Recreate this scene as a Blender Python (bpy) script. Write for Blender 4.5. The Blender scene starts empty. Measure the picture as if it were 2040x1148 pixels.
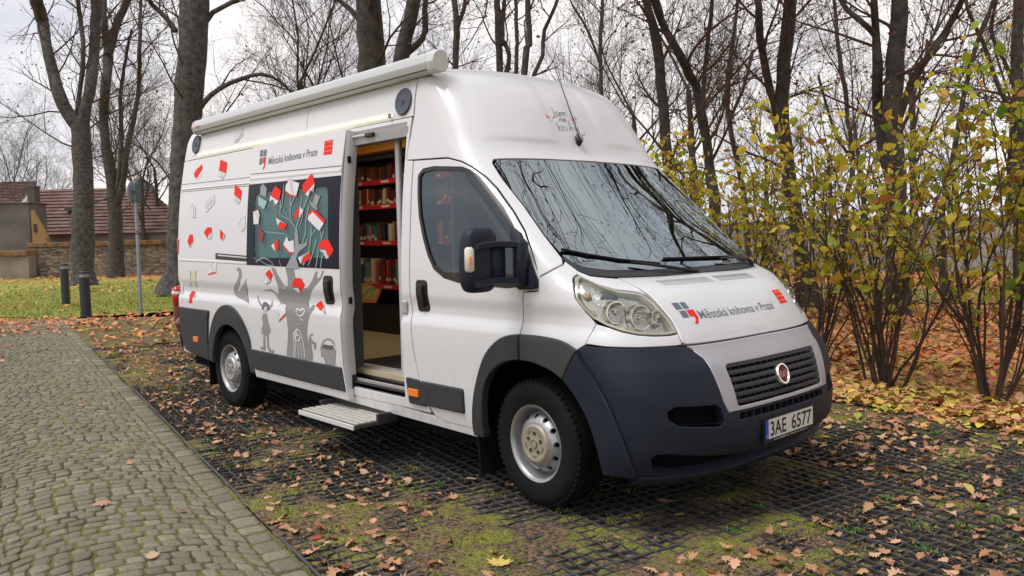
import bpy, math, random
import numpy as np
from mathutils import Vector, Matrix
from mathutils.geometry import delaunay_2d_cdt
R_=math.radians
SC=bpy.context.scene
# ---------------------------------------------------------------- camera
CAM=np.array([3.2569,-4.1347,1.5398]);FPX=1628.54
RT=np.array([.678585,.734197,-.021841]);UP=np.array([-.033246,.060405,.997620]);FW=np.array([-.733769,.676244,-.065399])
cd=bpy.data.cameras.new('camera');cam=bpy.data.objects.new('camera',cd);SC.collection.objects.link(cam)
cd.sensor_width=36;cd.lens=FPX/2040*36;cd.clip_start=.05;cd.clip_end=600
cam.matrix_world=Matrix(((RT[0],UP[0],-FW[0],CAM[0]),(RT[1],UP[1],-FW[1],CAM[1]),(RT[2],UP[2],-FW[2],CAM[2]),(0,0,0,1)))
SC.camera=cam
# ---------------------------------------------------------------- world, sun, exposure
SUN_EL,SUN_AZ=R_(62),math.atan2(-.80,-.25)      # soft light from high cloud over the cobbled side
w=bpy.data.worlds.new('World');SC.world=w;w.use_nodes=True
nt=w.node_tree;nt.nodes.clear()
def N(t,**k):
    n=nt.nodes.new(t)
    for a,b in k.items():setattr(n,a,b)
    return n
out=N('ShaderNodeOutputWorld');bg=N('ShaderNodeBackground');bg.inputs[1].default_value=.12
sky=N('ShaderNodeTexSky',sky_type='NISHITA',sun_disc=False,sun_elevation=SUN_EL,sun_rotation=math.pi/2-SUN_AZ,altitude=200,air_density=1,dust_density=3,ozone_density=1)
hs=N('ShaderNodeHueSaturation');hs.inputs['Saturation'].default_value=.25
tc=N('ShaderNodeTexCoord');mp=N('ShaderNodeMapping');mp.inputs['Scale'].default_value=(1,1,2.6)
nz=N('ShaderNodeTexNoise');nz.inputs['Scale'].default_value=1.6;nz.inputs['Detail'].default_value=6;nz.inputs['Roughness'].default_value=.55
cr=N('ShaderNodeValToRGB')
cr.color_ramp.elements[0].position=.36;cr.color_ramp.elements[0].color=(4.8,4.9,5.6,1)
cr.color_ramp.elements[1].position=.63;cr.color_ramp.elements[1].color=(9.6,9.1,8.5,1)
mx=N('ShaderNodeMixRGB');mx.inputs[0].default_value=.82
L=nt.links.new
L(tc.outputs['Generated'],mp.inputs[0]);L(mp.outputs[0],nz.inputs[0]);L(nz.outputs[0],cr.inputs[0])
L(sky.outputs[0],hs.inputs['Color']);L(hs.outputs[0],mx.inputs[1]);L(cr.outputs[0],mx.inputs[2]);L(mx.outputs[0],bg.inputs[0]);L(bg.outputs[0],out.inputs[0])
sd=bpy.data.lights.new('sun','SUN');sd.energy=1.5;sd.angle=R_(26);sd.color=(1,.97,.94)
so=bpy.data.objects.new('sun',sd);SC.collection.objects.link(so)
sdir=Vector((math.cos(SUN_EL)*math.cos(SUN_AZ),math.cos(SUN_EL)*math.sin(SUN_AZ),math.sin(SUN_EL)))
so.rotation_euler=(-sdir).to_track_quat('-Z','Y').to_euler()
vs=SC.view_settings;SC.display_settings.display_device='sRGB';vs.view_transform='Standard';vs.look='None';vs.exposure=0.36;vs.gamma=1;vs.use_curve_mapping=False
rng=random.Random(7);nr=np.random.default_rng(11)
# ---------------------------------------------------------------- placement helpers (van coordinates: x forward, y left, z up; front axle at x=0)
def AT(px,py,d):return CAM+d*(FW+RT*((px-1020)/FPX)-UP*((py-574)/FPX))
def G(px,py):
    d=FW+RT*((px-1020)/FPX)-UP*((py-574)/FPX);return CAM-d*CAM[2]/d[2]
E1=np.array([-.984,.179,0]);E2=np.array([.179,.984,0]);KO=np.array([-.108,-2.337,0])
def K(e1,e2,z=0):return KO+e1*E1+e2*E2+np.array([0,0,z])
# ---------------------------------------------------------------- materials
MATS={}
def M(name,col,rough=.5,metal=0,noise=None,bump=None,coat=0,spec=.5,trans=0,emit=None,sheen=0,ramp=None,island=None):
    """noise=(scale,amount,colour2) ; bump=(scale,strength) ; island=[colours]"""
    if name in MATS:return MATS[name]
    m=bpy.data.materials.new(name);m.use_nodes=True;t=m.node_tree;b=t.nodes['Principled BSDF'];MATS[name]=m
    b.inputs['Base Color'].default_value=(*col,1);b.inputs['Roughness'].default_value=rough;b.inputs['Metallic'].default_value=metal
    b.inputs['Coat Weight'].default_value=coat;b.inputs['Coat Roughness'].default_value=.04;b.inputs['Specular IOR Level'].default_value=spec
    if emit:b.inputs['Emission Color'].default_value=(*emit[0],1);b.inputs['Emission Strength'].default_value=emit[1]
    l=t.links.new;tc=t.nodes.new('ShaderNodeTexCoord');src=None
    if island:
        g=t.nodes.new('ShaderNodeNewGeometry');r=t.nodes.new('ShaderNodeValToRGB');r.color_ramp.interpolation='LINEAR'
        e=r.color_ramp.elements
        while len(e)<len(island):e.new(.5)
        for i,c in enumerate(island):e[i].position=i/(len(island)-1);e[i].color=(*c,1)
        l(g.outputs['Random Per Island'],r.inputs[0]);src=r.outputs[0]
    if noise:
        n=t.nodes.new('ShaderNodeTexNoise');n.inputs['Scale'].default_value=noise[0];n.inputs['Detail'].default_value=6;n.inputs['Roughness'].default_value=.62
        l(tc.outputs['Object'],n.inputs[0]);mr=t.nodes.new('ShaderNodeMapRange');mr.inputs[1].default_value=.38;mr.inputs[2].default_value=.62;mr.inputs[3].default_value=0;mr.inputs[4].default_value=noise[1]
        l(n.outputs[0],mr.inputs[0]);x=t.nodes.new('ShaderNodeMixRGB');l(mr.outputs[0],x.inputs[0])
        if src:l(src,x.inputs[1])
        else:x.inputs[1].default_value=(*col,1)
        x.inputs[2].default_value=(*noise[2],1);src=x.outputs[0]
    if src:l(src,b.inputs['Base Color'])
    if bump:
        n=t.nodes.new('ShaderNodeTexNoise');n.inputs['Scale'].default_value=bump[0];n.inputs['Detail'].default_value=5
        bp=t.nodes.new('ShaderNodeBump');bp.inputs['Strength'].default_value=bump[1];bp.inputs['Distance'].default_value=bump[2] if len(bump)>2 else .01
        l(tc.outputs['Object'],n.inputs[0]);l(n.outputs[0],bp.inputs['Height']);l(bp.outputs[0],b.inputs['Normal'])
    return m
def glassmat(name,tint,f0=.12,rough=.0,scale=.9,solid=0):
    m=bpy.data.materials.new(name);m.use_nodes=True;t=m.node_tree;t.nodes.clear();l=t.links.new
    o=t.nodes.new('ShaderNodeOutputMaterial');g=t.nodes.new('ShaderNodeBsdfGlossy');g.inputs['Roughness'].default_value=rough;g.inputs['Color'].default_value=(.80,.93,1.0,1)
    tr=t.nodes.new('ShaderNodeBsdfTransparent');tr.inputs[0].default_value=(*tint,1)
    lw=t.nodes.new('ShaderNodeLayerWeight');lw.inputs['Blend'].default_value=.35
    mr=t.nodes.new('ShaderNodeMapRange');mr.inputs[3].default_value=f0;mr.inputs[4].default_value=scale
    x=t.nodes.new('ShaderNodeMixShader');l(lw.outputs['Facing'],mr.inputs[0]);l(mr.outputs[0],x.inputs[0]);l(tr.outputs[0],x.inputs[1]);l(g.outputs[0],x.inputs[2]);l(x.outputs[0],o.inputs[0])
    return m
PAINT=M('white_paint',(.675,.685,.715),.34,coat=.55,noise=(3,.10,(.63,.635,.65)))
SILV=M('grey_bumper_paint',(.42,.41,.44),.38,metal=.25,coat=.3)
BLK=M('black_trim',(.012,.012,.013),.35)
PLAS=M('dark_grey_plastic',(.030,.033,.039),.5,noise=(6,.5,(.040,.042,.047)),bump=(900,.12,.001),spec=.35)
BPLAS=M('blue_grey_bumper_plastic',(.012,.017,.031),.5,noise=(5,.3,(.016,.021,.036)),bump=(700,.25,.001),spec=.28)
RUB=M('tyre_rubber',(.006,.006,.007),.8,noise=(20,.4,(.013,.012,.011)),bump=(160,.25,.003),spec=.2)
DARK=M('dark_void',(.006,.006,.007),.9,spec=.1)
STEEL=M('rim_steel',(.42,.43,.45),.38,metal=.75,noise=(30,.35,(.25,.24,.23)))
HUBC=M('hub_cap',(.42,.38,.31),.5,metal=.35,noise=(40,.4,(.27,.23,.18)))
HUBR=M('hub_cap_grey',(.5,.5,.5),.4,metal=.5,noise=(40,.3,(.3,.3,.3)))
ALU=M('brushed_aluminium',(.55,.54,.52),.42,metal=.6,noise=(25,.4,(.35,.34,.32)))
GREYM=M('grey_metal_trim',(.33,.335,.34),.4,metal=.3)
CHR=M('chrome',(.8,.78,.72),.12,metal=1)
LAMPR=M('lamp_reflector',(.44,.44,.43),.13,metal=.95,bump=(12,.45,.03))
LAMPB=M('lamp_housing',(.48,.47,.38),.35,metal=.4)
ORG=M('orange_lens',(.85,.20,.02),.25,coat=.5,emit=((.9,.2,.01),.05))
RED=M('red_sticker',(.80,.030,.018),.6,spec=.2)
DRED=M('dark_red_sticker',(.25,.015,.015),.4)
STW=M('white_sticker',(.72,.72,.76),.6,spec=.2)
STG=M('grey_print',(.26,.26,.265),.7,spec=.2)
STG2=M('pale_grey_print',(.30,.33,.35),.7,spec=.2)
STK=M('charcoal_print',(.10,.10,.11),.5)
STT=M('teal_sticker',(.30,.48,.45),.4)
CRM=M('cream_plastic',(.62,.60,.42),.4)
TXT=M('slate_lettering',(.13,.15,.18),.45)
LED=M('led_strip',(1,.9,.6),.4,emit=((1,.80,.36),1.6))
GLASS=glassmat('cab_glass',(.42,.48,.47),.04,0,.30)
WGLASS=glassmat('windscreen_glass',(.16,.21,.21),.17,0,.66)
DGLASS=glassmat('dark_glass',(.42,.58,.54),.04,0,.28)
LENS=glassmat('headlamp_lens',(.96,.96,.93),.03,.01,.32)
BGL=M('black_glass',(.003,.006,.014),.15,spec=.12)
def road_dirt(m,col,z0,z1,amt,sc=14):
    t=m.node_tree;b=t.nodes['Principled BSDF'];l=t.links.new;src=b.inputs['Base Color'].links[0].from_socket
    tc=t.nodes.new('ShaderNodeTexCoord');s=t.nodes.new('ShaderNodeSeparateXYZ');l(tc.outputs['Object'],s.inputs[0])
    a=t.nodes.new('ShaderNodeMapRange');a.inputs[1].default_value=z0;a.inputs[2].default_value=z1;a.inputs[3].default_value=amt;a.inputs[4].default_value=0;l(s.outputs['Z'],a.inputs[0])
    n=t.nodes.new('ShaderNodeTexNoise');n.inputs['Scale'].default_value=sc;n.inputs['Detail'].default_value=8;n.inputs['Roughness'].default_value=.75;mp=t.nodes.new('ShaderNodeMapping');mp.inputs['Scale'].default_value=(1,1,.35);l(tc.outputs['Object'],mp.inputs[0]);l(mp.outputs[0],n.inputs[0])
    c=t.nodes.new('ShaderNodeMapRange');c.inputs[1].default_value=.42;c.inputs[2].default_value=.66;l(n.outputs[0],c.inputs[0])
    k=t.nodes.new('ShaderNodeMath');k.operation='MULTIPLY';l(a.outputs[0],k.inputs[0]);l(c.outputs[0],k.inputs[1])
    x=t.nodes.new('ShaderNodeMixRGB');l(k.outputs[0],x.inputs[0]);l(src,x.inputs[1]);x.inputs[2].default_value=(*col,1);l(x.outputs[0],b.inputs['Base Color'])
road_dirt(PAINT,(.40,.37,.31),.30,.85,.40);road_dirt(PLAS,(.09,.08,.068),.2,1.1,.4,30);road_dirt(BPLAS,(.05,.05,.052),.15,.8,.22,40)
# ---------------------------------------------------------------- object helpers
COL=SC.collection
def link(name,me,mat,parent=None):
    o=bpy.data.objects.new(name,me);COL.objects.link(o)
    if mat is not None:
        for mm in (mat if isinstance(mat,(list,tuple)) else [mat]):me.materials.append(mm)
    if parent:o.parent=parent
    return o
def tag(o,label=None,cat=None,group=None,kind=None):
    if label:o['label']=label
    if cat:o['category']=cat
    if group:o['group']=group
    if kind:o['kind']=kind
    return o
def empty(name,loc=(0,0,0),rz=0,**k):
    o=bpy.data.objects.new(name,None);COL.objects.link(o);o.location=loc;o.rotation_euler=(0,0,rz);o.empty_display_size=.2
    return tag(o,**k)
class MB:
    def __init__(s):s.v=[];s.f=[];s.m=[]
    def add(s,vs,fs,m=0):
        n=len(s.v);s.v+=[tuple(map(float,p)) for p in vs];s.f+=[tuple(i+n for i in f) for f in fs];s.m+=[m]*len(fs);return s
    def box(s,c,d,rz=0,bev=0,m=0,rot=None):
        x,y,z=[q/2 for q in d];b=min(bev,x*.9,y*.9,z*.9)
        if b<=0:
            vs=[(i*x,j*y,k*z) for i in(-1,1) for j in(-1,1) for k in(-1,1)]
            fs=[(0,1,3,2),(4,6,7,5),(0,4,5,1),(2,3,7,6),(0,2,6,4),(1,5,7,3)]
        else:
            vs=[];fs=[]
            idx={}
            for i in(-1,1):
                for j in(-1,1):
                    for k in(-1,1):
                        idx[i,j,k]=len(vs);vs+=[(i*x,j*(y-b),k*(z-b)),(i*(x-b),j*y,k*(z-b)),(i*(x-b),j*(y-b),k*z)]
            def F(a):fs.append(tuple(a))
            for i in(-1,1):
                F([idx[i,-1,-1],idx[i,1,-1],idx[i,1,1],idx[i,-1,1]][::i]);F([idx[-1,i,-1]+1,idx[-1,i,1]+1,idx[1,i,1]+1,idx[1,i,-1]+1][::i]);F([idx[-1,-1,i]+2,idx[1,-1,i]+2,idx[1,1,i]+2,idx[-1,1,i]+2][::i])
            for i in(-1,1):
                for j in(-1,1):
                    F([idx[i,j,-1],idx[i,j,-1]+1,idx[i,j,1]+1,idx[i,j,1]][::(i*j)])
                    F([idx[i,-1,j],idx[i,1,j],idx[i,1,j]+2,idx[i,-1,j]+2][::(i*j)])
                    F([idx[-1,i,j]+1,idx[-1,i,j]+2,idx[1,i,j]+2,idx[1,i,j]+1][::(i*j)])
            for (i,j,k),a in idx.items():F([a,a+1,a+2][::(i*j*k)])
        c_,s_=math.cos(rz),math.sin(rz);o=[]
        for p in vs:
            if rot is not None:p=rot@Vector(p)
            o.append((c[0]+p[0]*c_-p[1]*s_,c[1]+p[0]*s_+p[1]*c_,c[2]+p[2]))
        return s.add(o,fs,m)
    def tube(s,pts,rs,n=8,m=0,caps=True):
        P=[Vector(p) for p in pts];k=len(P)
        if not isinstance(rs,(list,tuple)):rs=[rs]*k
        vs=[];fs=[];a=None
        for i in range(k):
            t=(P[min(i+1,k-1)]-P[max(i-1,0)]).normalized()
            if a is None:
                a=t.orthogonal().normalized()
            a=(a-t*a.dot(t));a=a.normalized() if a.length>1e-6 else t.orthogonal().normalized();b=t.cross(a)
            for j in range(n):
                th=2*math.pi*j/n;vs.append(P[i]+(a*math.cos(th)+b*math.sin(th))*rs[i])
        for i in range(k-1):
            for j in range(n):j2=(j+1)%n;fs.append((i*n+j,i*n+j2,(i+1)*n+j2,(i+1)*n+j))
        if caps:fs.append(tuple(range(n))[::-1]);fs.append(tuple((k-1)*n+j for j in range(n)))
        return s.add(vs,fs,m)
    def lathe(s,prof,c=(0,0,0),axis='z',n=32,m=0,a0=0,closed=False):
        """prof: (r,h)."""
        vs=[];fs=[]
        for r,h in prof:
            for j in range(n):
                t=2*math.pi*j/n+a0;u,v=r*math.cos(t),r*math.sin(t)
                p={'z':(u,v,h),'y':(u,h,v),'x':(h,u,v)}[axis];vs.append((c[0]+p[0],c[1]+p[1],c[2]+p[2]))
        k=len(prof)
        for i in range(k if closed else k-1):
            i2=(i+1)%k
            for j in range(n):j2=(j+1)%n;fs.append((i*n+j,i*n+j2,i2*n+j2,i2*n+j))
        return s.add(vs,fs,m)
    def prism(s,poly,f0,f1,m=0):
        """poly 2-D outline; f0,f1 map (a,b) to 3-D for the two faces"""
        n=len(poly);vs=[f0(*p) for p in poly]+[f1(*p) for p in poly]
        fs=[tuple(range(n)),tuple(range(n,2*n))[::-1]]+[(i,i+n,(i+1)%n+n,(i+1)%n) for i in range(n)]
        return s.add(vs,fs,m)
    def build(s,name,mat,parent=None,smooth=False,angle=35):
        me=bpy.data.meshes.new(name);me.from_pydata(s.v,[],s.f)
        o=link(name,me,mat,parent)
        if any(s.m):me.polygons.foreach_set('material_index',s.m)
        me.update()
        if smooth:
            me.polygons.foreach_set('use_smooth',[True]*len(me.polygons));me.set_sharp_from_angle(angle=R_(angle))
        return o
def npmesh(name,V,F,mat,parent=None,smooth=False):
    """V (n,3) array, F (m,k) int array"""
    me=bpy.data.meshes.new(name);F=np.asarray(F);k=F.shape[1]
    me.vertices.add(len(V));me.vertices.foreach_set('co',np.asarray(V,dtype=np.float32).ravel())
    me.loops.add(F.size);me.loops.foreach_set('vertex_index',F.ravel().astype(np.int32))
    me.polygons.add(len(F));me.polygons.foreach_set('loop_start',np.arange(0,F.size,k,dtype=np.int32));me.polygons.foreach_set('loop_total',np.full(len(F),k,dtype=np.int32))
    me.update(calc_edges=True)
    if smooth:me.polygons.foreach_set('use_smooth',np.ones(len(F),dtype=bool))
    return link(name,me,mat,parent)
def bevel(o,w,seg=2,ang=40):
    b=o.modifiers.new('bevel','BEVEL');b.width=w;b.segments=seg;b.limit_method='ANGLE';b.angle_limit=R_(ang)
    return o
# ---------------------------------------------------------------- 2-D polygon helpers
def fillet(P,r,n=5):
    """round every corner of a closed polygon; a point may carry its own radius as a third value"""
    out=[];k=len(P)
    for i in range(k):
        a,b,c=P[i-1],P[i],P[(i+1)%k];rr=b[2] if len(b)>2 else r
        p=Vector(b[:2]);u=Vector(a[:2])-p;v=Vector(c[:2])-p;lu,lv=u.length,v.length
        if rr<=0 or lu<1e-6 or lv<1e-6:out.append((p.x,p.y));continue
        u/=lu;v/=lv;an=u.angle(v,0)
        if an>R_(174):out.append((p.x,p.y));continue
        t=min(rr/math.tan(an/2),lu*.48,lv*.48);q0=p+u*t;q1=p+v*t
        for j in range(n+1):
            s=j/n;q=q0*(1-s)**2+p*2*s*(1-s)+q1*s*s;out.append((q.x,q.y))
    return out
def sub(P,d=.04):
    o=[];k=len(P)
    for i in range(k):
        a,b=P[i],P[(i+1)%k];L_=math.hypot(b[0]-a[0],b[1]-a[1]);n=max(1,int(math.ceil(L_/d)))
        for j in range(n):o.append((a[0]+(b[0]-a[0])*j/n,a[1]+(b[1]-a[1])*j/n))
    return o
def ell(cx,cz,rx,rz,n=24,a0=0,a1=360):
    return [(cx+rx*math.cos(R_(a0+(a1-a0)*i/n)),cz+rz*math.sin(R_(a0+(a1-a0)*i/n))) for i in range(n if a1-a0==360 else n+1)]
def area(P):return sum(P[i-1][0]*P[i][1]-P[i][0]*P[i-1][1] for i in range(len(P)))/2
def inset(P,d):
    """move each vertex towards the inside by d (P counter-clockwise)"""
    o=[];k=len(P)
    for i in range(k):
        a,b,c=Vector(P[i-1]),Vector(P[i]),Vector(P[(i+1)%k]);u=(b-a);v=(c-b)
        if u.length<1e-7 or v.length<1e-7:o.append(tuple(b));continue
        u.normalize();v.normalize();n1=Vector((-u.y,u.x));n2=Vector((-v.y,v.x));m=n1+n2
        if m.length<.3:m=n1
        m=m/max(m.length,1e-6);q=b+m*min(d/max(m.dot(n1),.5),d*1.6);o.append((q.x,q.y))
    return o
def inside(P,X):
    x,y=X[:,0],X[:,1];c=np.zeros(len(X),bool);k=len(P)
    for i in range(k):
        (x0,y0),(x1,y1)=P[i-1],P[i]
        if y0==y1:continue
        m=((y0>y)!=(y1>y))&(x<(x1-x0)*(y-y0)/(y1-y0)+x0);c^=m
    return c
def cdt(loops,step,zrows=False):
    """triangulate outer loop minus holes, with interior grid points"""
    pts=[p for l in loops for p in l];ed=[];n=0
    for l in loops:
        k=len(l);ed+=[(n+i,n+(i+1)%k) for i in range(k)];n+=k
    A=np.array(loops[0]);lo=A.min(0);hi=A.max(0)
    extra=[]
    if step:
        gx=np.arange(lo[0]+step/2,hi[0],step);gy=np.arange(lo[1]+step/2,hi[1],step)
        if zrows:gy=np.concatenate([gy[(gy<.92)|(gy>1.20)],np.arange(max(.925,lo[1]+.01),min(1.20,hi[1]-.01),.019)])
        if len(gx) and len(gy):
            X=np.stack(np.meshgrid(gx,gy),-1).reshape(-1,2);m=inside(loops[0],X)
            for h in loops[1:]:m&=~inside(h,X)
            X=X[m];B=np.array(pts)
            if len(X):
                dd=np.min(((X[:,None,:]-B[None,:,:])**2).sum(-1),1) if len(X)*len(B)<4e7 else np.array([((B-x)**2).sum(1).min() for x in X])
                extra=[tuple(x) for x in X[dd>(min(step,.02 if zrows else step)*.45)**2]]
    v,e,f,ov,oe,of=delaunay_2d_cdt([Vector(p) for p in pts+extra],ed,[],0,1e-6)
    V=np.array([(p.x,p.y) for p in v]);F=np.array(f);c=V[F].mean(1);m=inside(loops[0],c)
    for h in loops[1:]:m&=~inside(h,c)
    return V,F[m]
# body outline tables
from bisect import bisect_right
def pch(T):
    xs=[t[0] for t in T];ys=[t[1] for t in T];n=len(xs)
    d=[(ys[i+1]-ys[i])/(xs[i+1]-xs[i]) for i in range(n-1)]
    m=[d[0]]+[0 if d[i-1]*d[i]<=0 else 2*d[i-1]*d[i]/(d[i-1]+d[i]) for i in range(1,n-1)]+[d[-1]]
    def f(x):
        if x<=xs[0]:return ys[0]
        if x>=xs[-1]:return ys[-1]
        i=bisect_right(xs,x)-1;h=xs[i+1]-xs[i];t=(x-xs[i])/h
        return (1+2*t)*(1-t)**2*ys[i]+t*(1-t)**2*h*m[i]+t*t*(3-2*t)*ys[i+1]+t*t*(t-1)*h*m[i+1]
    return f
PW=pch([(.1,.95),(.3,.985),(.45,1.005),(.7,1.016),(.9,1.023),(.97,1.022),(1.01,1.012),(1.05,1.0),(1.08,1.0),(1.17,1.014),(1.35,1.01),(1.6,.995),(1.8,.98),(2.0,.958),(2.3,.92),(2.5,.892),(2.57,.87),(2.64,.82),(2.685,.74),(2.71,.6)])
PC=pch([(.1,.66),(.16,.72),(.27,.88),(.35,.955),(.43,.99),(.53,.994),(.64,.978),(.74,.952),(.84,.912),(.90,.862),(.94,.83),(1.0,.80),(1.1,.735),(1.2,.64),(1.26,.53),(1.3,.41),(1.36,.335),(1.5,.165),(1.75,-.13),(2.0,-.40),(2.06,-.455),(2.2,-.53),(2.4,-.64),(2.53,-.74),(2.62,-.86),(2.68,-1.05),(2.71,-1.4)])
PS=pch([(.1,.3),(.4,.42),(.7,.4),(.9,.25),(1.1,.1),(1.3,-.03),(1.5,-.22),(1.75,-.47),(2.0,-.75),(2.2,-.93),(2.4,-1.02),(2.57,-1.12),(2.71,-1.6)])
PP=pch([(.1,2.6),(.6,2.8),(.95,3.0),(1.3,3.0),(1.6,3.2),(2.0,3.4),(2.2,3.3),(2.4,2.8),(2.57,2.35),(2.71,2.1)])
A0=1.45
def _ss(t):
    t=min(max(t,0.),1.);return t*t*(3-2*t)
def S(v,z,off=0.0):
    s=-1 if v>=0 else 1   # v>0 : right side of the vehicle, y<0
    a=abs(v);w=PW(z)+off;xs=PS(z)
    if z>2.1 and a<1:off+=.009*_ss((z-2.11)/.05)*_ss((a-.19)/.09)*(1-_ss((a-.72)/.14))*(1-_ss((z-2.5)/.12))
    if a>=A0: return (xs-(a-A0),s*w,z)
    ph=a/A0*math.pi/2;p=PP(z);D=PC(z)-xs+off
    c,q=math.cos(ph),math.sin(ph)
    r=(max(c,1e-9)**p+max(q,1e-9)**p)**(-1/p)
    return (xs+D*r*c,s*w*r*q,z)
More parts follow.
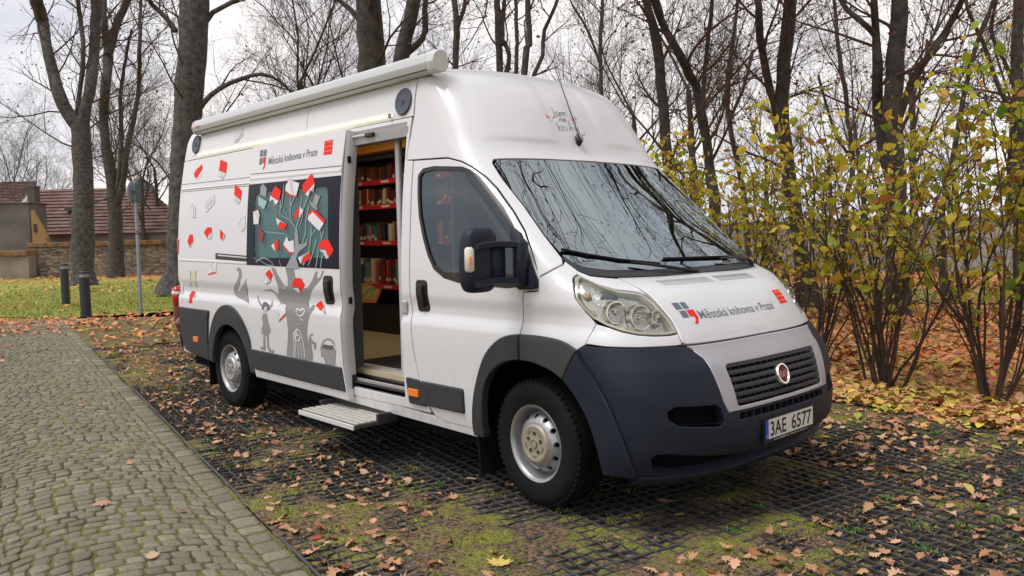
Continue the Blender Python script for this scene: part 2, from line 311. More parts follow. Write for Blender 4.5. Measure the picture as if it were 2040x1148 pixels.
DEC={'body':[[('R',[(5.081,2.281),(5.078,2.239),(5.141,2.202),(5.274,2.142),(5.31,2.198),(5.231,2.24)]),('W',[(5.141,2.202),(5.11,2.184),(5.257,2.13),(5.274,2.142)])],[('R',[(4.653,2.292),(4.513,2.25),(4.575,2.155),(4.718,2.191)]),('P',[(4.718,2.191),(4.575,2.155),(4.696,2.097),(4.711,2.124),(4.76,2.138)])],[('R',[(4.468,2.047),(4.391,1.973),(4.492,1.891),(4.57,1.954)]),('P',[(4.57,1.954),(4.492,1.891),(4.579,1.858),(4.625,1.897)])],[('P',[(5.576,1.905),(5.525,1.865),(5.624,1.768),(5.712,1.771),(5.707,1.84)])],[('P',[(4.977,1.971),(5.057,1.887),(5.244,1.833),(5.346,1.806),(5.244,1.906),(5.112,1.941)])],[('P',[(4.542,1.754),(4.661,1.725),(4.767,1.67),(4.75,1.609),(4.648,1.644)])],[('R',[(5.934,1.608),(5.856,1.607),(5.9,1.54),(5.998,1.51),(6.045,1.474),(6.049,1.542)]),('P',[(5.998,1.51),(5.9,1.54),(6.035,1.471)])],[('R',[(5.574,1.623),(5.458,1.666),(5.347,1.669),(5.377,1.625),(5.483,1.601),(5.536,1.557)]),('P',[(5.483,1.601),(5.377,1.625),(5.436,1.561),(5.538,1.555)])],[('R',[(5.18,1.646),(5.133,1.611),(5.226,1.534),(5.252,1.569)]),('P',[(5.133,1.611),(5.101,1.591),(5.226,1.534)])],[('P',[(5.727,1.345),(5.638,1.336),(5.529,1.352),(5.625,1.249),(5.724,1.243),(5.833,1.226)]),('R',[(5.833,1.226),(5.724,1.243),(5.625,1.249),(5.636,1.239),(5.733,1.231),(5.829,1.218)])],[('R',[(6.385,1.054),(6.301,1.051),(6.364,0.996),(6.428,0.934),(6.52,0.93),(6.457,1.006)]),('P',[(6.311,1.037),(6.296,0.999),(6.363,0.99)])],[('P',[(4.112,2.534),(4.125,2.469),(4.282,2.411),(4.333,2.425),(4.283,2.486)])]],'swan':[('G',[(5.179,1.274),(5.111,1.306),(5.069,1.288),(5.099,1.227),(5.196,1.151),(5.302,1.099),(5.272,1.087),(5.18,1.127),(5.018,1.211),(5.064,1.143),(5.134,1.056),(5.12,0.988),(5.23,1.017),(5.349,1.03),(5.407,1.07),(5.329,1.135),(5.23,1.181),(5.156,1.226),(5.14,1.269)])],'cap':[('C',[(6.372,1.253),(6.245,1.25),(6.384,1.095),(6.486,1.099)]),('G3',[(6.245,1.25),(6.224,1.251),(6.354,1.096),(6.38,1.095)]),('C2',[(6.217,1.256),(6.103,1.254),(6.236,1.096),(6.35,1.096)]),('G3',[(6.103,1.254),(6.089,1.254),(6.214,1.097),(6.236,1.096)])],'slid':[[('G2',[(3.825,2.004),(3.793,1.965),(3.874,1.892),(3.96,1.911),(3.893,1.981)]),('T',[(4.005,1.904),(3.896,1.853),(4.018,1.79),(4.078,1.834)])],[('R',[(3.637,1.974),(3.576,1.926),(3.704,1.844),(3.794,1.897)]),('W',[(3.794,1.897),(3.704,1.844),(3.787,1.816),(3.781,1.865),(3.852,1.851)])],[('P',[(3.348,2.022),(3.326,1.998),(3.233,1.97),(3.381,1.871),(3.465,1.889),(3.513,1.926),(3.465,1.968)]),('R',[(3.513,1.926),(3.465,1.889),(3.381,1.871),(3.393,1.863),(3.482,1.88),(3.528,1.918)])],[('R',[(2.99,2.035),(3.013,1.956),(3.213,1.875),(3.245,1.907),(3.209,1.952)]),('P',[(3.013,1.956),(3.095,1.89),(3.139,1.901),(3.211,1.854),(3.239,1.881)])],[('G2',[(3.089,1.873),(3.039,1.854),(3.173,1.778),(3.197,1.812)]),('G2',[(3.217,1.833),(3.17,1.765),(3.195,1.748),(3.24,1.789)])],[('P',[(4.231,1.78),(4.119,1.794),(4.139,1.745),(4.234,1.668),(4.329,1.67)]),('R',[(4.231,1.78),(4.119,1.794),(4.128,1.785),(4.234,1.771)])],[('P',[(3.885,1.719),(3.752,1.664),(3.834,1.679),(3.918,1.647)]),('R',[(3.834,1.679),(3.751,1.656),(3.854,1.612),(3.926,1.639)])],[('R',[(3.415,1.792),(3.468,1.74),(3.555,1.692),(3.592,1.698),(3.524,1.75)]),('W',[(3.411,1.788),(3.396,1.754),(3.523,1.7)])],[('W',[(3.265,1.741),(3.191,1.65),(3.309,1.597),(3.396,1.688),(3.354,1.715)]),('R',[(3.234,1.764),(3.146,1.673),(3.191,1.65),(3.265,1.741),(3.354,1.715),(3.357,1.728)])],[('D',[(4.23,1.641),(4.214,1.588),(4.34,1.502),(4.333,1.572)])],[('R',[(4.0,1.55),(4.086,1.458),(4.152,1.446),(4.11,1.509)]),('W',[(4.11,1.509),(4.152,1.446),(4.175,1.492)])],[('W',[(3.845,1.565),(3.849,1.524),(3.762,1.531),(3.842,1.442),(3.911,1.44),(3.96,1.5)]),('R',[(3.96,1.5),(3.911,1.44),(3.842,1.442),(3.862,1.43),(3.937,1.432),(3.983,1.491)])],[('R',[(3.344,1.527),(3.236,1.53),(3.234,1.454),(3.356,1.396),(3.349,1.458),(3.448,1.473)]),('P',[(3.448,1.458),(3.349,1.458),(3.356,1.396),(3.409,1.388),(3.402,1.434)])],[('R',[(3.724,1.402),(3.588,1.442),(3.63,1.391),(3.827,1.345)]),('P',[(3.823,1.401),(3.592,1.446),(3.724,1.402),(3.827,1.345)])],[('P',[(4.494,1.261),(4.44,1.208),(4.435,1.201),(4.535,1.173),(4.571,1.195)]),('R',[(4.395,1.3),(4.365,1.259),(4.44,1.208),(4.494,1.261)])],[('R',[(4.02,1.236),(3.925,1.243),(3.882,1.192),(3.999,1.12),(4.003,1.167),(4.108,1.173)]),('P',[(4.1,1.16),(4.003,1.167),(4.01,1.115),(4.046,1.122)])],[('R',[(3.747,1.079),(3.727,1.039),(3.788,1.004),(3.858,1.037)]),('P',[(3.727,1.039),(3.72,0.98),(3.763,1.002)])],[('P',[(4.395,1.033),(4.318,1.024),(4.358,0.954),(4.526,0.892),(4.503,0.946),(4.456,1.005)]),('R',[(4.526,0.892),(4.358,0.954),(4.364,0.943),(4.543,0.878)])]],'tree':[('G',[(4.597,0.615),(4.538,0.736),(4.443,0.828),(4.366,0.945),(4.412,1.02),(4.453,1.071),(4.462,1.107),(4.523,1.123),(4.608,1.12),(4.689,1.108),(4.594,1.131),(4.486,1.138),(4.436,1.112),(4.401,1.1),(4.341,1.165),(4.351,1.237),(4.355,1.311),(4.295,1.312),(4.279,1.257),(4.251,1.213),(4.223,1.169),(4.172,1.175),(4.133,1.233),(4.113,1.311),(3.972,1.313),(4.001,1.245),(3.967,1.22),(3.897,1.239),(3.918,1.161),(3.857,1.172),(3.752,1.226),(3.652,1.295),(3.618,1.296),(3.672,1.245),(3.615,1.254),(3.545,1.304),(3.522,1.302),(3.604,1.246),(3.7,1.202),(3.8,1.157),(3.882,1.111),(3.955,1.057),(3.959,1.008),(3.896,1.043),(3.867,1.036),(3.882,1.011),(3.968,0.967),(4.032,0.921),(4.135,0.832),(4.204,0.745),(4.194,0.66),(4.18,0.613),(4.384,0.611)])],'tree2':[('G',[(4.112,1.309),(3.949,1.393),(3.834,1.45),(3.65,1.628),(3.617,1.628),(3.712,1.498),(3.607,1.506),(3.531,1.545),(3.598,1.49),(3.767,1.442),(3.856,1.393),(3.88,1.313)])],'woman':[('K',[(4.743,1.005),(4.723,1.023),(4.694,1.029),(4.651,1.022),(4.615,1.006),(4.613,0.976),(4.671,0.955),(4.664,0.987),(4.714,0.989),(4.748,0.96),(4.773,0.968)]),('P',[(4.714,0.989),(4.662,0.995),(4.665,0.973),(4.718,0.948),(4.742,0.956)]),('G',[(4.769,0.936),(4.708,0.935),(4.732,0.88),(4.775,0.797),(4.841,0.762),(4.916,0.744),(4.973,0.757),(4.941,0.795),(4.843,0.855),(4.84,0.882)]),('G',[(4.796,1.08),(4.808,1.042),(4.752,1.004),(4.735,0.988),(4.761,0.982),(4.809,1.015),(4.824,1.056)]),('G',[(4.551,1.056),(4.556,1.026),(4.567,1.0),(4.615,0.984),(4.622,0.993),(4.582,1.012)]),('G',[(4.951,0.744),(4.927,0.744),(4.949,0.684),(4.959,0.636),(4.984,0.62),(5.044,0.628),(5.052,0.652),(4.998,0.644)]),('G',[(4.888,0.749),(4.855,0.754),(4.893,0.689),(4.881,0.657),(4.848,0.632),(4.795,0.641),(4.832,0.614),(4.892,0.618),(4.918,0.649)])],'basket':[('G',[(4.008,0.748),(3.95,0.781),(3.877,0.804),(3.817,0.807),(3.787,0.79),(3.793,0.758),(3.81,0.756),(3.817,0.783),(3.854,0.795),(3.914,0.784),(3.97,0.759),(3.993,0.741)]),('K',[(4.017,0.735),(3.947,0.757),(3.9,0.755),(3.832,0.758),(3.823,0.739),(3.873,0.723),(3.954,0.724)]),('G',[(4.026,0.734),(4.041,0.657),(4.007,0.66),(3.986,0.607),(3.852,0.612),(3.806,0.729),(3.823,0.739),(3.873,0.723),(3.954,0.724)])],'gnome':[('G',[(4.126,0.808),(4.052,0.828),(4.055,0.818),(4.121,0.797),(4.114,0.768),(4.069,0.756),(4.104,0.707),(4.131,0.704),(4.124,0.747),(4.155,0.74),(4.168,0.628),(4.221,0.622),(4.204,0.745)])],'strokes':[(3,[(3.641,1.62),(3.678,1.696),(3.697,1.748),(3.689,1.782)]),(3,[(3.642,1.645),(3.646,1.712),(3.479,1.872)]),(3,[(3.564,1.794),(3.422,1.865)]),(3,[(3.649,1.62),(3.467,1.723),(3.226,1.855)]),(2,[(3.476,1.74),(3.278,1.883)]),(2,[(3.799,1.734),(3.826,1.796),(3.781,1.856)]),(2.5,[(3.678,1.696),(3.787,1.747),(3.654,1.833),(3.478,1.982)]),(3,[(3.787,1.747),(3.688,1.834),(3.67,1.86)]),(2.5,[(3.702,1.474),(3.541,1.577),(3.419,1.689),(3.271,1.79)]),(2,[(3.592,1.627),(3.483,1.69),(3.404,1.754)]),(3,[(3.801,1.338),(3.589,1.458),(3.387,1.639)]),(2.5,[(3.719,1.339),(3.518,1.458),(3.398,1.543)]),(2,[(3.477,1.56),(3.332,1.614)]),(2.5,[(3.628,1.317),(3.501,1.419),(3.455,1.458)]),(2.5,[(3.557,1.318),(3.462,1.396),(3.349,1.45)]),(2,[(3.351,1.527),(3.234,1.604)]),(2,[(3.287,1.597),(3.344,1.527)]),(3,[(4.278,1.323),(4.324,1.373),(4.44,1.39),(4.59,1.354)]),(2.5,[(4.169,1.325),(4.151,1.383)]),(2.5,[(4.308,1.331),(4.412,1.338),(4.495,1.372),(4.596,1.389)]),(2,[(3.823,1.598),(3.887,1.754)]),(2.5,[(4.202,1.64),(4.142,1.604),(3.856,1.582),(3.766,1.531)])],'door':[(3,[(4.48,0.611),(4.41,0.771),(4.334,0.819),(4.269,0.84),(4.25,0.816),(4.274,0.773),(4.302,0.616)]),(2,[(4.453,0.613),(4.382,0.773),(4.289,0.822)]),(2,[(4.374,0.731),(4.402,0.614)]),(2,[(4.329,0.743),(4.35,0.619)]),(3,[(4.357,0.788),(4.314,0.799),(4.304,0.779),(4.351,0.75),(4.383,0.756),(4.357,0.788)]),(3,[(4.132,0.949),(4.178,0.959),(4.162,0.99),(4.136,1.003),(4.099,0.989),(4.07,1.006),(4.036,0.996),(4.061,0.97),(4.136,0.945)]),(3,[(4.147,0.931),(4.115,0.916)]),(2,[(4.214,1.196),(4.238,1.151),(4.269,1.159)])]}
# ---------------------------------------------------------------- the body surface of the van: S(v,z), v = distance round the plan outline from the nose
DS=1e-3
def NRM(v,z,off=0):
    a=Vector(S(v+DS,z,off))-Vector(S(v-DS,z,off));z1=min(z+DS,2.7095);z0=max(z1-2*DS,.1)
    b=Vector(S(v,z1,off))-Vector(S(v,z0,off));n=-(a.cross(b));return n.normalized()
def vx(x,z):
    if x<=PS(z):return A0+PS(z)-x
    lo,hi=0,A0
    if x>=S(0,z)[0]:return 0
    for _ in range(30):
        m=(lo+hi)/2
        if S(m,z)[0]>x:lo=m
        else:hi=m
    return (lo+hi)/2
def sx(P,r=0,d=.045):
    """outline given in side view (x,z) -> (v,z)"""
    return [(vx(x,z),z) for x,z in sub(fillet(P,r) if r else P,d)]
def vz(P,r=0,d=.045):return sub(fillet(P,r) if r else [p[:2] for p in P],d)
def sym(P):
    """right half outline from the centre line round to the centre line -> whole outline"""
    return P+[(-v,z) for v,z in P[::-1] if v>1e-6]
def mir(P):return [(-v,z) for v,z in P]
def panel(name,loops,off,thick,mat,parent,lip=.005,step=.05,drop=.7,label=None,nf=None):
    if loops and not isinstance(loops[0],list):loops=[loops]
    LL=[]
    for i,l in enumerate(loops):
        l=[tuple(p[:2]) for p in l];o=[]
        for p in l:
            if not o or math.hypot(p[0]-o[-1][0],p[1]-o[-1][1])>1.5e-3:o.append(p)
        if math.hypot(o[0][0]-o[-1][0],o[0][1]-o[-1][1])<1.5e-3:o.pop()
        if (area(o)>0)!=(i==0):o=o[::-1]
        LL.append(o)
    IN=[inset(l,lip) for l in LL] if lip else LL
    V,F=cdt(IN,step,step and LL and min(p[1] for p in LL[0])<1.2 and max(p[1] for p in LL[0])>.95)
    vs=[];fs=[];nm=[]
    top=[S(v,z,off) for v,z in V];tn=[(nf or NRM)(v,z,off) for v,z in V];vs+=top
    for t in F:
        a,b,c=t;ar=(V[b][0]-V[a][0])*(V[c][1]-V[a][1])-(V[c][0]-V[a][0])*(V[b][1]-V[a][1])
        t=(a,c,b) if ar>0 else (a,b,c);fs.append(tuple(int(i) for i in t));nm+=[tn[i] for i in t]
    for l,il in zip(LL,IN):
        k=len(l);n0=len(vs)
        O=[Vector(S(v,z,off-lip*drop)) for v,z in l];I=[Vector(S(v,z,off)) for v,z in il];nI=[NRM(v,z,off) for v,z in il]
        Dn=[p-q*thick for p,q in zip(O,nI)]
        vs+=[tuple(p) for p in I]+[tuple(p) for p in O]+[tuple(p) for p in Dn]
        for i in range(k):
            j=(i+1)%k
            if lip:
                fs.append((n0+i,n0+j,n0+k+j,n0+k+i));
                oi=(O[i]-I[i]);oj=(O[j]-I[j]);ni=(nI[i]+oi.normalized()*.9).normalized();nj=(nI[j]+oj.normalized()*.9).normalized()
                nm+=[nI[i],nI[j],nj,ni]
            if thick:
                fs.append((n0+k+i,n0+k+j,n0+2*k+j,n0+2*k+i))
                e=(O[j]-O[i]);q=(e.cross(nI[i]));q=q.normalized() if q.length>1e-9 else nI[i]
                if q.dot(O[i]-I[i])<0 and lip:q=-q
                nm+=[q]*4
    me=bpy.data.meshes.new(name);me.from_pydata([tuple(map(float,p)) for p in vs],[],fs);me.update()
    me.polygons.foreach_set('use_smooth',[True]*len(me.polygons))
    me.normals_split_custom_set([tuple(n) for n in nm])
    o=link(name,me,mat,parent)
    if label:o['label']=label
    return o
def both(name,loops,*a,**k):
    if loops and not isinstance(loops[0],list):loops=[loops]
    return panel(name,loops,*a,**k),panel(name,[mir(l) for l in loops],*a,**k)
def decal(groups,base,name,parent):
    """flat printed pieces on the body surface; groups = [(material key, outline)]"""
    KM={'R':RED,'W':STW,'P':STW,'G':STG,'G2':STG2,'G3':STG,'D':DRED,'T':STT,'C':PAINT,'C2':CRM,'K':STK}
    mb=MB();mats=[];lay=0
    def put(poly,key,lay):
        if KM[key] not in mats:mats.append(KM[key])
        V,F=cdt([poly],.04,True);mb.add([S(v,z,base+.0016+.0007*lay) for v,z in V],[tuple(int(i) for i in (t if area([tuple(V[i]) for i in t])<0 else t[::-1])) for t in F],mats.index(KM[key]))
    for key,P in groups:
        P=[tuple(p) for p in P]
        if area(P)<0:P=P[::-1]
        if key=='P':
            put(P,'G',lay);q=inset(P,.005)
            if area(q)>0:put(q,'W',lay+1)
            c=np.mean(P,axis=0)                      # page lines
            for f in (.3,.5,.7):
                a=np.array(P[0])*(1-f)+np.array(P[1])*f;b=np.array(P[len(P)//2])*f+np.array(P[(len(P)//2+1)%len(P)])*(1-f)
                a=c+(a-c)*.8;b=c+(b-c)*.8;d=b-a;ln=np.hypot(*d)
                if ln>.01:
                    q=np.array([-d[1],d[0]])/ln*.0013;put([tuple(a-q),tuple(b-q),tuple(b+q),tuple(a+q)] if True else 0,'G',lay+2)
            lay+=.5
        else:put(P,key,lay);lay+=.5
    o=mb.build(name,mats,parent)
    return o
def ribbon(P,wd):
    """polyline -> outline of constant width, pointed at its far end"""
    L_=[];Rr=[];n=len(P)
    for i in range(n):
        a=np.array(P[max(i-1,0)]);b=np.array(P[min(i+1,n-1)]);d=b-a;d=d/max(np.hypot(*d),1e-6);q=np.array([-d[1],d[0]])*wd*(1 if i<n-1 else .5)
        L_.append(tuple(np.array(P[i])+q));Rr.append(tuple(np.array(P[i])-q))
    return L_,Rr
def strokes(lst,base,name,mat,parent,lay=2,wf=1.):
    mb=MB()
    for w_,P in lst:
        Q=[]
        for i in range(len(P)-1):
            for j in range(4):
                t=j/4;p0=P[max(i-1,0)];p1=P[i];p2=P[i+1];p3=P[min(i+2,len(P)-1)]
                Q.append(tuple(.5*((2*p1[k])+(-p0[k]+p2[k])*t+(2*p0[k]-5*p1[k]+4*p2[k]-p3[k])*t*t+(-p0[k]+3*p1[k]-3*p2[k]+p3[k])*t**3) for k in (0,1)))
        Q.append(P[-1]);l,r=ribbon(Q,w_*.0016*wf);n=len(Q)
        mb.add([S(v,z,base+.0012+.0007*lay) for v,z in l+r],[(i,i+n,i+1+n,i+1) for i in range(n-1)])
    return mb.build(name,mat,parent)
def text2d(s,bold=0,shear=0):
    c=bpy.data.curves.new('t','FONT');c.body=s;c.size=1;c.offset=bold;c.shear=shear;c.resolution_u=3
    o=bpy.data.objects.new('t',c);COL.objects.link(o);dg=bpy.context.evaluated_depsgraph_get();me=o.evaluated_get(dg).to_mesh()
    V=[(v.co.x,v.co.y) for v in me.vertices];F=[tuple(p.vertices) for p in me.polygons]
    o.evaluated_get(dg).to_mesh_clear();bpy.data.objects.remove(o);bpy.data.curves.remove(c)
    A=np.array(V);return A-np.array([A[:,0].min(),0]),F
def text_on(s,f,width,height,name,mat,parent,bold=0,flip=False,depth=None):
    """f(a,b) maps metres along / up the line of writing to 3-D; height = cap height"""
    V,F=text2d(s,bold);sxx=width/V[:,0].max();capV,_=text2d('H',bold);syy=height/capV[:,1].max()
    mb=MB();mb.add([f(a*sxx,b*syy) for a,b in V],[t for t in F]);return mb.build(name,mat,parent)
# ================================================================ THE VAN
van=empty('library_van',(0,0,0),label='white high-roof library van with red flying-book graphics and its side door slid open',cat='van')
OB=0.0
XF=-1.15
# --- wheel arch outlines (side view)
archF=ell(.045,.36,.52,.56,28,0,180)
archR=ell(-3.925,.36,.44,.50,28,0,180)
# --- body side (both sides) with aperture and rear arch
XR=-5.10
side_out=[(XR+.03,.43),(XR-.005,.9),(XR-.01,1.5),(XR,2.05),(XR+.04,2.34),(-1.17,2.325),(-1.198,2.04),(-1.12,2.034),(-1.118,1.1),(-1.09,.8),(-1.04,.6),(-.97,.45),(-.94,.40),(-1.2,.40)]
bottom=[(-3.48,.38)]+[(x,z) for x,z in archR if z>.38]+[(-4.37,.40)]
side_loop=side_out+bottom
aper=[(-2.35,.46,.02),(-1.215,.46,.03),(-1.215,2.295,.06),(-2.35,2.295,.02)]
body=panel('body_side',[sx(side_loop,.012),sx([p for p in aper],.02) if False else sx(fillet(aper,.03))],0,.03,PAINT,van,lip=.004,step=.06)
lw=fillet([(-3.3,1.36),(-1.5,1.36),(-1.5,1.95),(-3.3,1.95)],.06)
panel('body_side',[mir(sx(side_loop,.012)),mir(sx(lw))],0,.03,PAINT,van,lip=.004,step=.07)
panel('side_window',mir(sx(lw)),-.006,.002,DGLASS,van,lip=0,step=.1)
# --- roof sides, roof top
up_loop=[(XR+.045,2.345),(XR+.10,2.6),(XR+.2,2.709),(-2.583,2.709),(-2.583,2.335)]
both('roof_side',sx(up_loop),0,.012,PAINT,van,lip=.003,step=.05)
u2=[(-2.577,2.335),(-2.577,2.709)]
vq=A0+PS(2.57)+1.153
def upx(P):return [(vx(x,z),z) for x,z in sub(P,.045)]
up2=upx([(-1.155,2.57),(-1.155,2.33),(-2.577,2.33),(-2.577,2.709)])[:-1]
i0=[(vx(-2.577,2.709),2.709)]
cut=[p for p in up2]
seg=[(-1.153-0.0,2.57)]
vtop=(vq,2.709)
loop2=[]
for a,b in [((-1.155,2.57),(-1.155,2.33)),((-1.155,2.33),(-2.577,2.33)),((-2.577,2.33),(-2.577,2.709))]:
    n=max(1,int(math.hypot(a[0]-b[0],a[1]-b[1])/.045))
    for j in range(n):
        t=j/n;x,z=a[0]+(b[0]-a[0])*t,a[1]+(b[1]-a[1])*t;loop2.append((vx(x,z),z))
ve=vx(-2.577,2.709)
n=30
for j in range(n):loop2.append((ve+(vq-ve)*j/n,2.709))
for j in range(4):loop2.append((vq,2.709-(2.709-2.57)*j/4))
both('roof_side',loop2,0,.012,PAINT,van,lip=.003,step=.05)
rt=[S(v,2.708) for v in np.arange(0,A0,.05)]+[(-5.0,-PW(2.708),2.708)];rt=rt+[(x,-y,z) for x,y,z in rt[::-1] if abs(y)>1e-6]
MB().add(rt,[tuple(range(len(rt)))]).build('roof_top',PAINT,van)
# --- high roof nose with A-pillars (one moulding, symmetric)
door_top=[(-1.115,2.038),(-.75,2.022),(-.62,1.99),(-.535,1.952),(-.425,1.885),(-.335,1.815),(-.185,1.675),(-.075,1.56),(.005,1.45),(.065,1.345)]
NR=[(0,2.709),(vq-.003,2.709),(vq-.003,2.57)]+[(vx(-1.145,z),z) for z in (2.5,2.42,2.33)]+[(vx(-1.165,2.2),2.2),(vx(-1.193,2.045),2.045)]+[(vx(x,z),z+.003) for x,z in door_top]
NR+=[(1.285,1.282),(1.18,1.312),(1.06,1.333),(.96,1.355),(.882,1.372),(.853,1.40),(.845,1.537),(.820,1.70),(.822,1.862),(.808,1.972),(.775,1.998),(.70,2.003),(.55,2.008),(.38,2.012),(0,2.016)]
NRs=NR+[(-v,z) for v,z in NR[::-1] if v>1e-6]
panel('roof_nose',sub(NRs,.045),0,.012,PAINT,van,lip=.004,step=.03)
vl=vx(-1.19,2.1)
panel('roof_gap_backing',sub([(-vl,2.05),(-.6,2.03),(.6,2.03),(vl,2.05),(vl,2.68),(-vl,2.68)],.06),-.04,0,DARK,van,lip=0,step=.08)  # dark backing added behind the gaps to stop ceiling light leaking through
for s_ in (1,-1):
    dt=[(-1.19,2.06),(-.75,2.06),(-.60,2.03),(-.50,1.99),(-.39,1.91),(-.30,1.84),(-.15,1.69),(-.04,1.58),(.04,1.45),(.10,1.33),(.04,1.31),(-.03,1.42),(-.12,1.54),(-.22,1.65),(-.37,1.79),(-.46,1.855),(-.57,1.925),(-.66,1.955),(-.78,1.985),(-1.19,1.99)]
    dt=[(vx(x,z)*s_,z) for x,z in dt];panel('door_gap_backing',sub(dt,.05),-.04,0,DARK,van,lip=0,step=.08)  # same dark backing, added along the door-top gap
# --- windscreen
WS=[(0,1.320),(.35,1.322),(.62,1.332),(.757,1.355,.02),(.80,1.38),(.828,1.42),(.836,1.537),(.810,1.70),(.812,1.862),(.797,1.965,.03),(.755,1.990),(.63,1.996),(.38,2.004),(0,2.008)]
WSf=[p[:2] for p in WS];WSs=WSf+[(-v,z) for v,z in WSf[::-1] if v>1e-6]
def ws_normal(v,z,off=0):                          # evenly bent laminated glass
    n0=NRM(0,z);y=S(v,z)[1];a=y/.95*R_(25);return Vector((n0.x*math.cos(a),n0.x*math.sin(a),n0.z)).normalized()
ws=panel('windscreen',sub(WSs,.045),-.002,.004,WGLASS,van,lip=0,step=.04,nf=ws_normal)
inn=[(0,1.372),(.33,1.374),(.62,1.39),(.74,1.43),(.775,1.50),(.765,1.70),(.757,1.86),(.735,1.93),(.6,1.945),(.3,1.955),(0,1.958)];inn=inn+[(-v,z) for v,z in inn[::-1] if v>1e-6]
panel('windscreen_border',[sub(WSs,.045),sub(inn,.045)],-.008,.002,BLK,ws,lip=0,step=.08)
CW=[(0,1.289),(.35,1.290),(.612,1.296),(.757,1.309),(.81,1.337),(.846,1.395),(.829,1.418),(.80,1.378),(.757,1.352),(.62,1.329),(.35,1.319),(0,1.317)]
CWs=CW[:6]+CW[6:];CWs=CW+[(-v,z) for v,z in CW[::-1]][1:-1]
CWs=[(v,z) for v,z in CW]+[(-v,z) for v,z in reversed(CW) if v>1e-6]
# two half cowls meeting at the centre would leave a seam: build as one outline
CWo=[(-v,z) for v,z in CW[:6][::-1] if v>1e-6]+CW[:6]+CW[6:]+[(-v,z) for v,z in CW[6:][::-1] if v>1e-6]
panel('cowl',sub(CWo,.045),.001,.03,PLAS,van,lip=.003,step=.05)
def wiper(path,rad):
    mb=MB();mb.tube([S(v,z,o) for v,z,o in path],rad,6);return mb
for arm,blade in (([(.02,1.300,.02),(.15,1.318,.035),(.30,1.345,.04),(.45,1.372,.035)],[(.86*.26/.26*.30,1.352,.012),(.50,1.385,.012),(.66,1.418,.012),(.80,1.452,.012)]),
                  ([(-.62,1.310,.02),(-.58,1.345,.035),(-.45,1.362,.04),(-.28,1.362,.035)],[(-.42,1.367,.012),(-.2,1.371,.012),(0,1.374,.012),(.19,1.378,.012)])):
    wo=wiper(arm,[.013,.011,.009,.007]).build('wiper',BLK,van,True);wiper(blade,.008).build('blade',RUB,wo,True)
# --- cab doors, glass
dfr=[(.088,1.30),(.092,1.25),(.07,1.232),(-.04,1.222),(-.055,1.11),(-.068,.99)]
arcd=[(x,z) for x,z in archF if x<-.07][0:]
dpoly=[(-1.113,2.032),(-.75,2.016),(-.622,1.984),(-.539,1.947),(-.43,1.88),(-.34,1.81),(-.19,1.67),(-.08,1.555),(0,1.445),(.06,1.34)]+dfr+[p for p in arcd]+[(-.415,.368),(-.80,.368),(-.90,.39),(-.935,.43),(-.965,.455),(-1.035,.6),(-1.085,.8),(-1.113,1.1)]
gl=[(-1.045,1.93),(-1.0,1.966),(-.89,1.972),(-.61,1.948),(-.545,1.925),(-.465,1.878),(-.375,1.80),(-.25,1.69),(-.16,1.59),(-.10,1.50),(-.055,1.41),(-.05,1.26,.02),(-.17,1.245),(-.39,1.252),(-.60,1.262),(-.75,1.288),(-.85,1.34),(-.91,1.42),(-.965,1.53),(-1.015,1.67),(-1.035,1.80)]
glf=fillet(gl,.03)
def grow2(P,d):
    P=P if area(P)>0 else P[::-1];return inset(P,-d)
d1,d2=both('cab_door',[sx(dpoly),sx(glf)],0,.03,PAINT,van,lip=.004,step=.05)
for sgn,d in ((1,d1),(-1,d2)):
    mm=(lambda P:P) if sgn==1 else mir
    seal=[mm(sx(grow2(glf,.006))),mm(sx(grow2(glf,-.018)))]
    panel('window_seal',seal,.003,.02,BLK,d,lip=.002,step=.1)
    panel('window',mm(sx(grow2(glf,-.012))),-.006,.003,GLASS,d,lip=0,step=.08)
    hx=[(-1.045,1.262),(-.925,1.262),(-.915,1.06),(-1.045,1.055)]
    panel('door_handle',mm(sx(fillet(hx,.035))),.008,.015,BLK,d,lip=.006)
    panel('grip',mm(sx(fillet([(-1.02,1.235),(-.95,1.235),(-.945,1.09),(-1.015,1.09)],.03))),.028,.02,BLK,d,lip=.008)
    panel('door_moulding',mm(sx(fillet([(-1.02,.605),(-.585,.605),(-.585,.45),(-.975,.448),(-1.03,.56)],.02))),.018,.02,PLAS,d,lip=.01,drop=.9)
    # mirror base triangle on the door
    tri=[(-.17,1.60),(-.085,1.548),(-.008,1.437),(.050,1.338),(.080,1.29),(.083,1.245),(.04,1.235),(-.05,1.232),(-.09,1.25),(-.10,1.40)]
    panel('mirror_foot',mm(sx(fillet(tri,.01))),.026,.03,BPLAS,d,lip=.012)
# A visible window divider and door top rail inside the glass
# --- front wings
FE=[(1.29,1.272),(1.345,1.238),(vx(.078,1.226),1.226),(vx(-.033,1.216),1.216),(vx(-.048,1.11),1.11),(vx(-.061,.99),.99)]
arcf=[(vx(x,z),z) for x,z in archF if x>-.06 and z>.845 or (x>.0 and z>.70 and x<.372)][::-1]
arcf=[(vx(x,z),z) for x,z in ell(.045,.36,.52,.56,28,0,180)[::-1] if -.062<x<.36]
FE+=[(vx(-.061,.905),.905)]+arcf+[(1.262,.925),(1.137,.962),(1.003,1.066),(1.028,1.122),(1.037,1.20),(.985,1.25),(.93,1.28),(.875,1.305),(.833,1.3175),(.808,1.296),(.794,1.265),(.733,1.238),(.66,1.227),(.625,1.218),(.606,1.20),(.6055,1.24),(.618,1.286),(.70,1.296),(.76,1.304),(.812,1.333),(.848,1.385),(.882,1.366),(.96,1.349),(1.06,1.327),(1.18,1.306)]
both('front_wing',sub(FE,.04),0,.03,PAINT,van,lip=.004,step=.045)
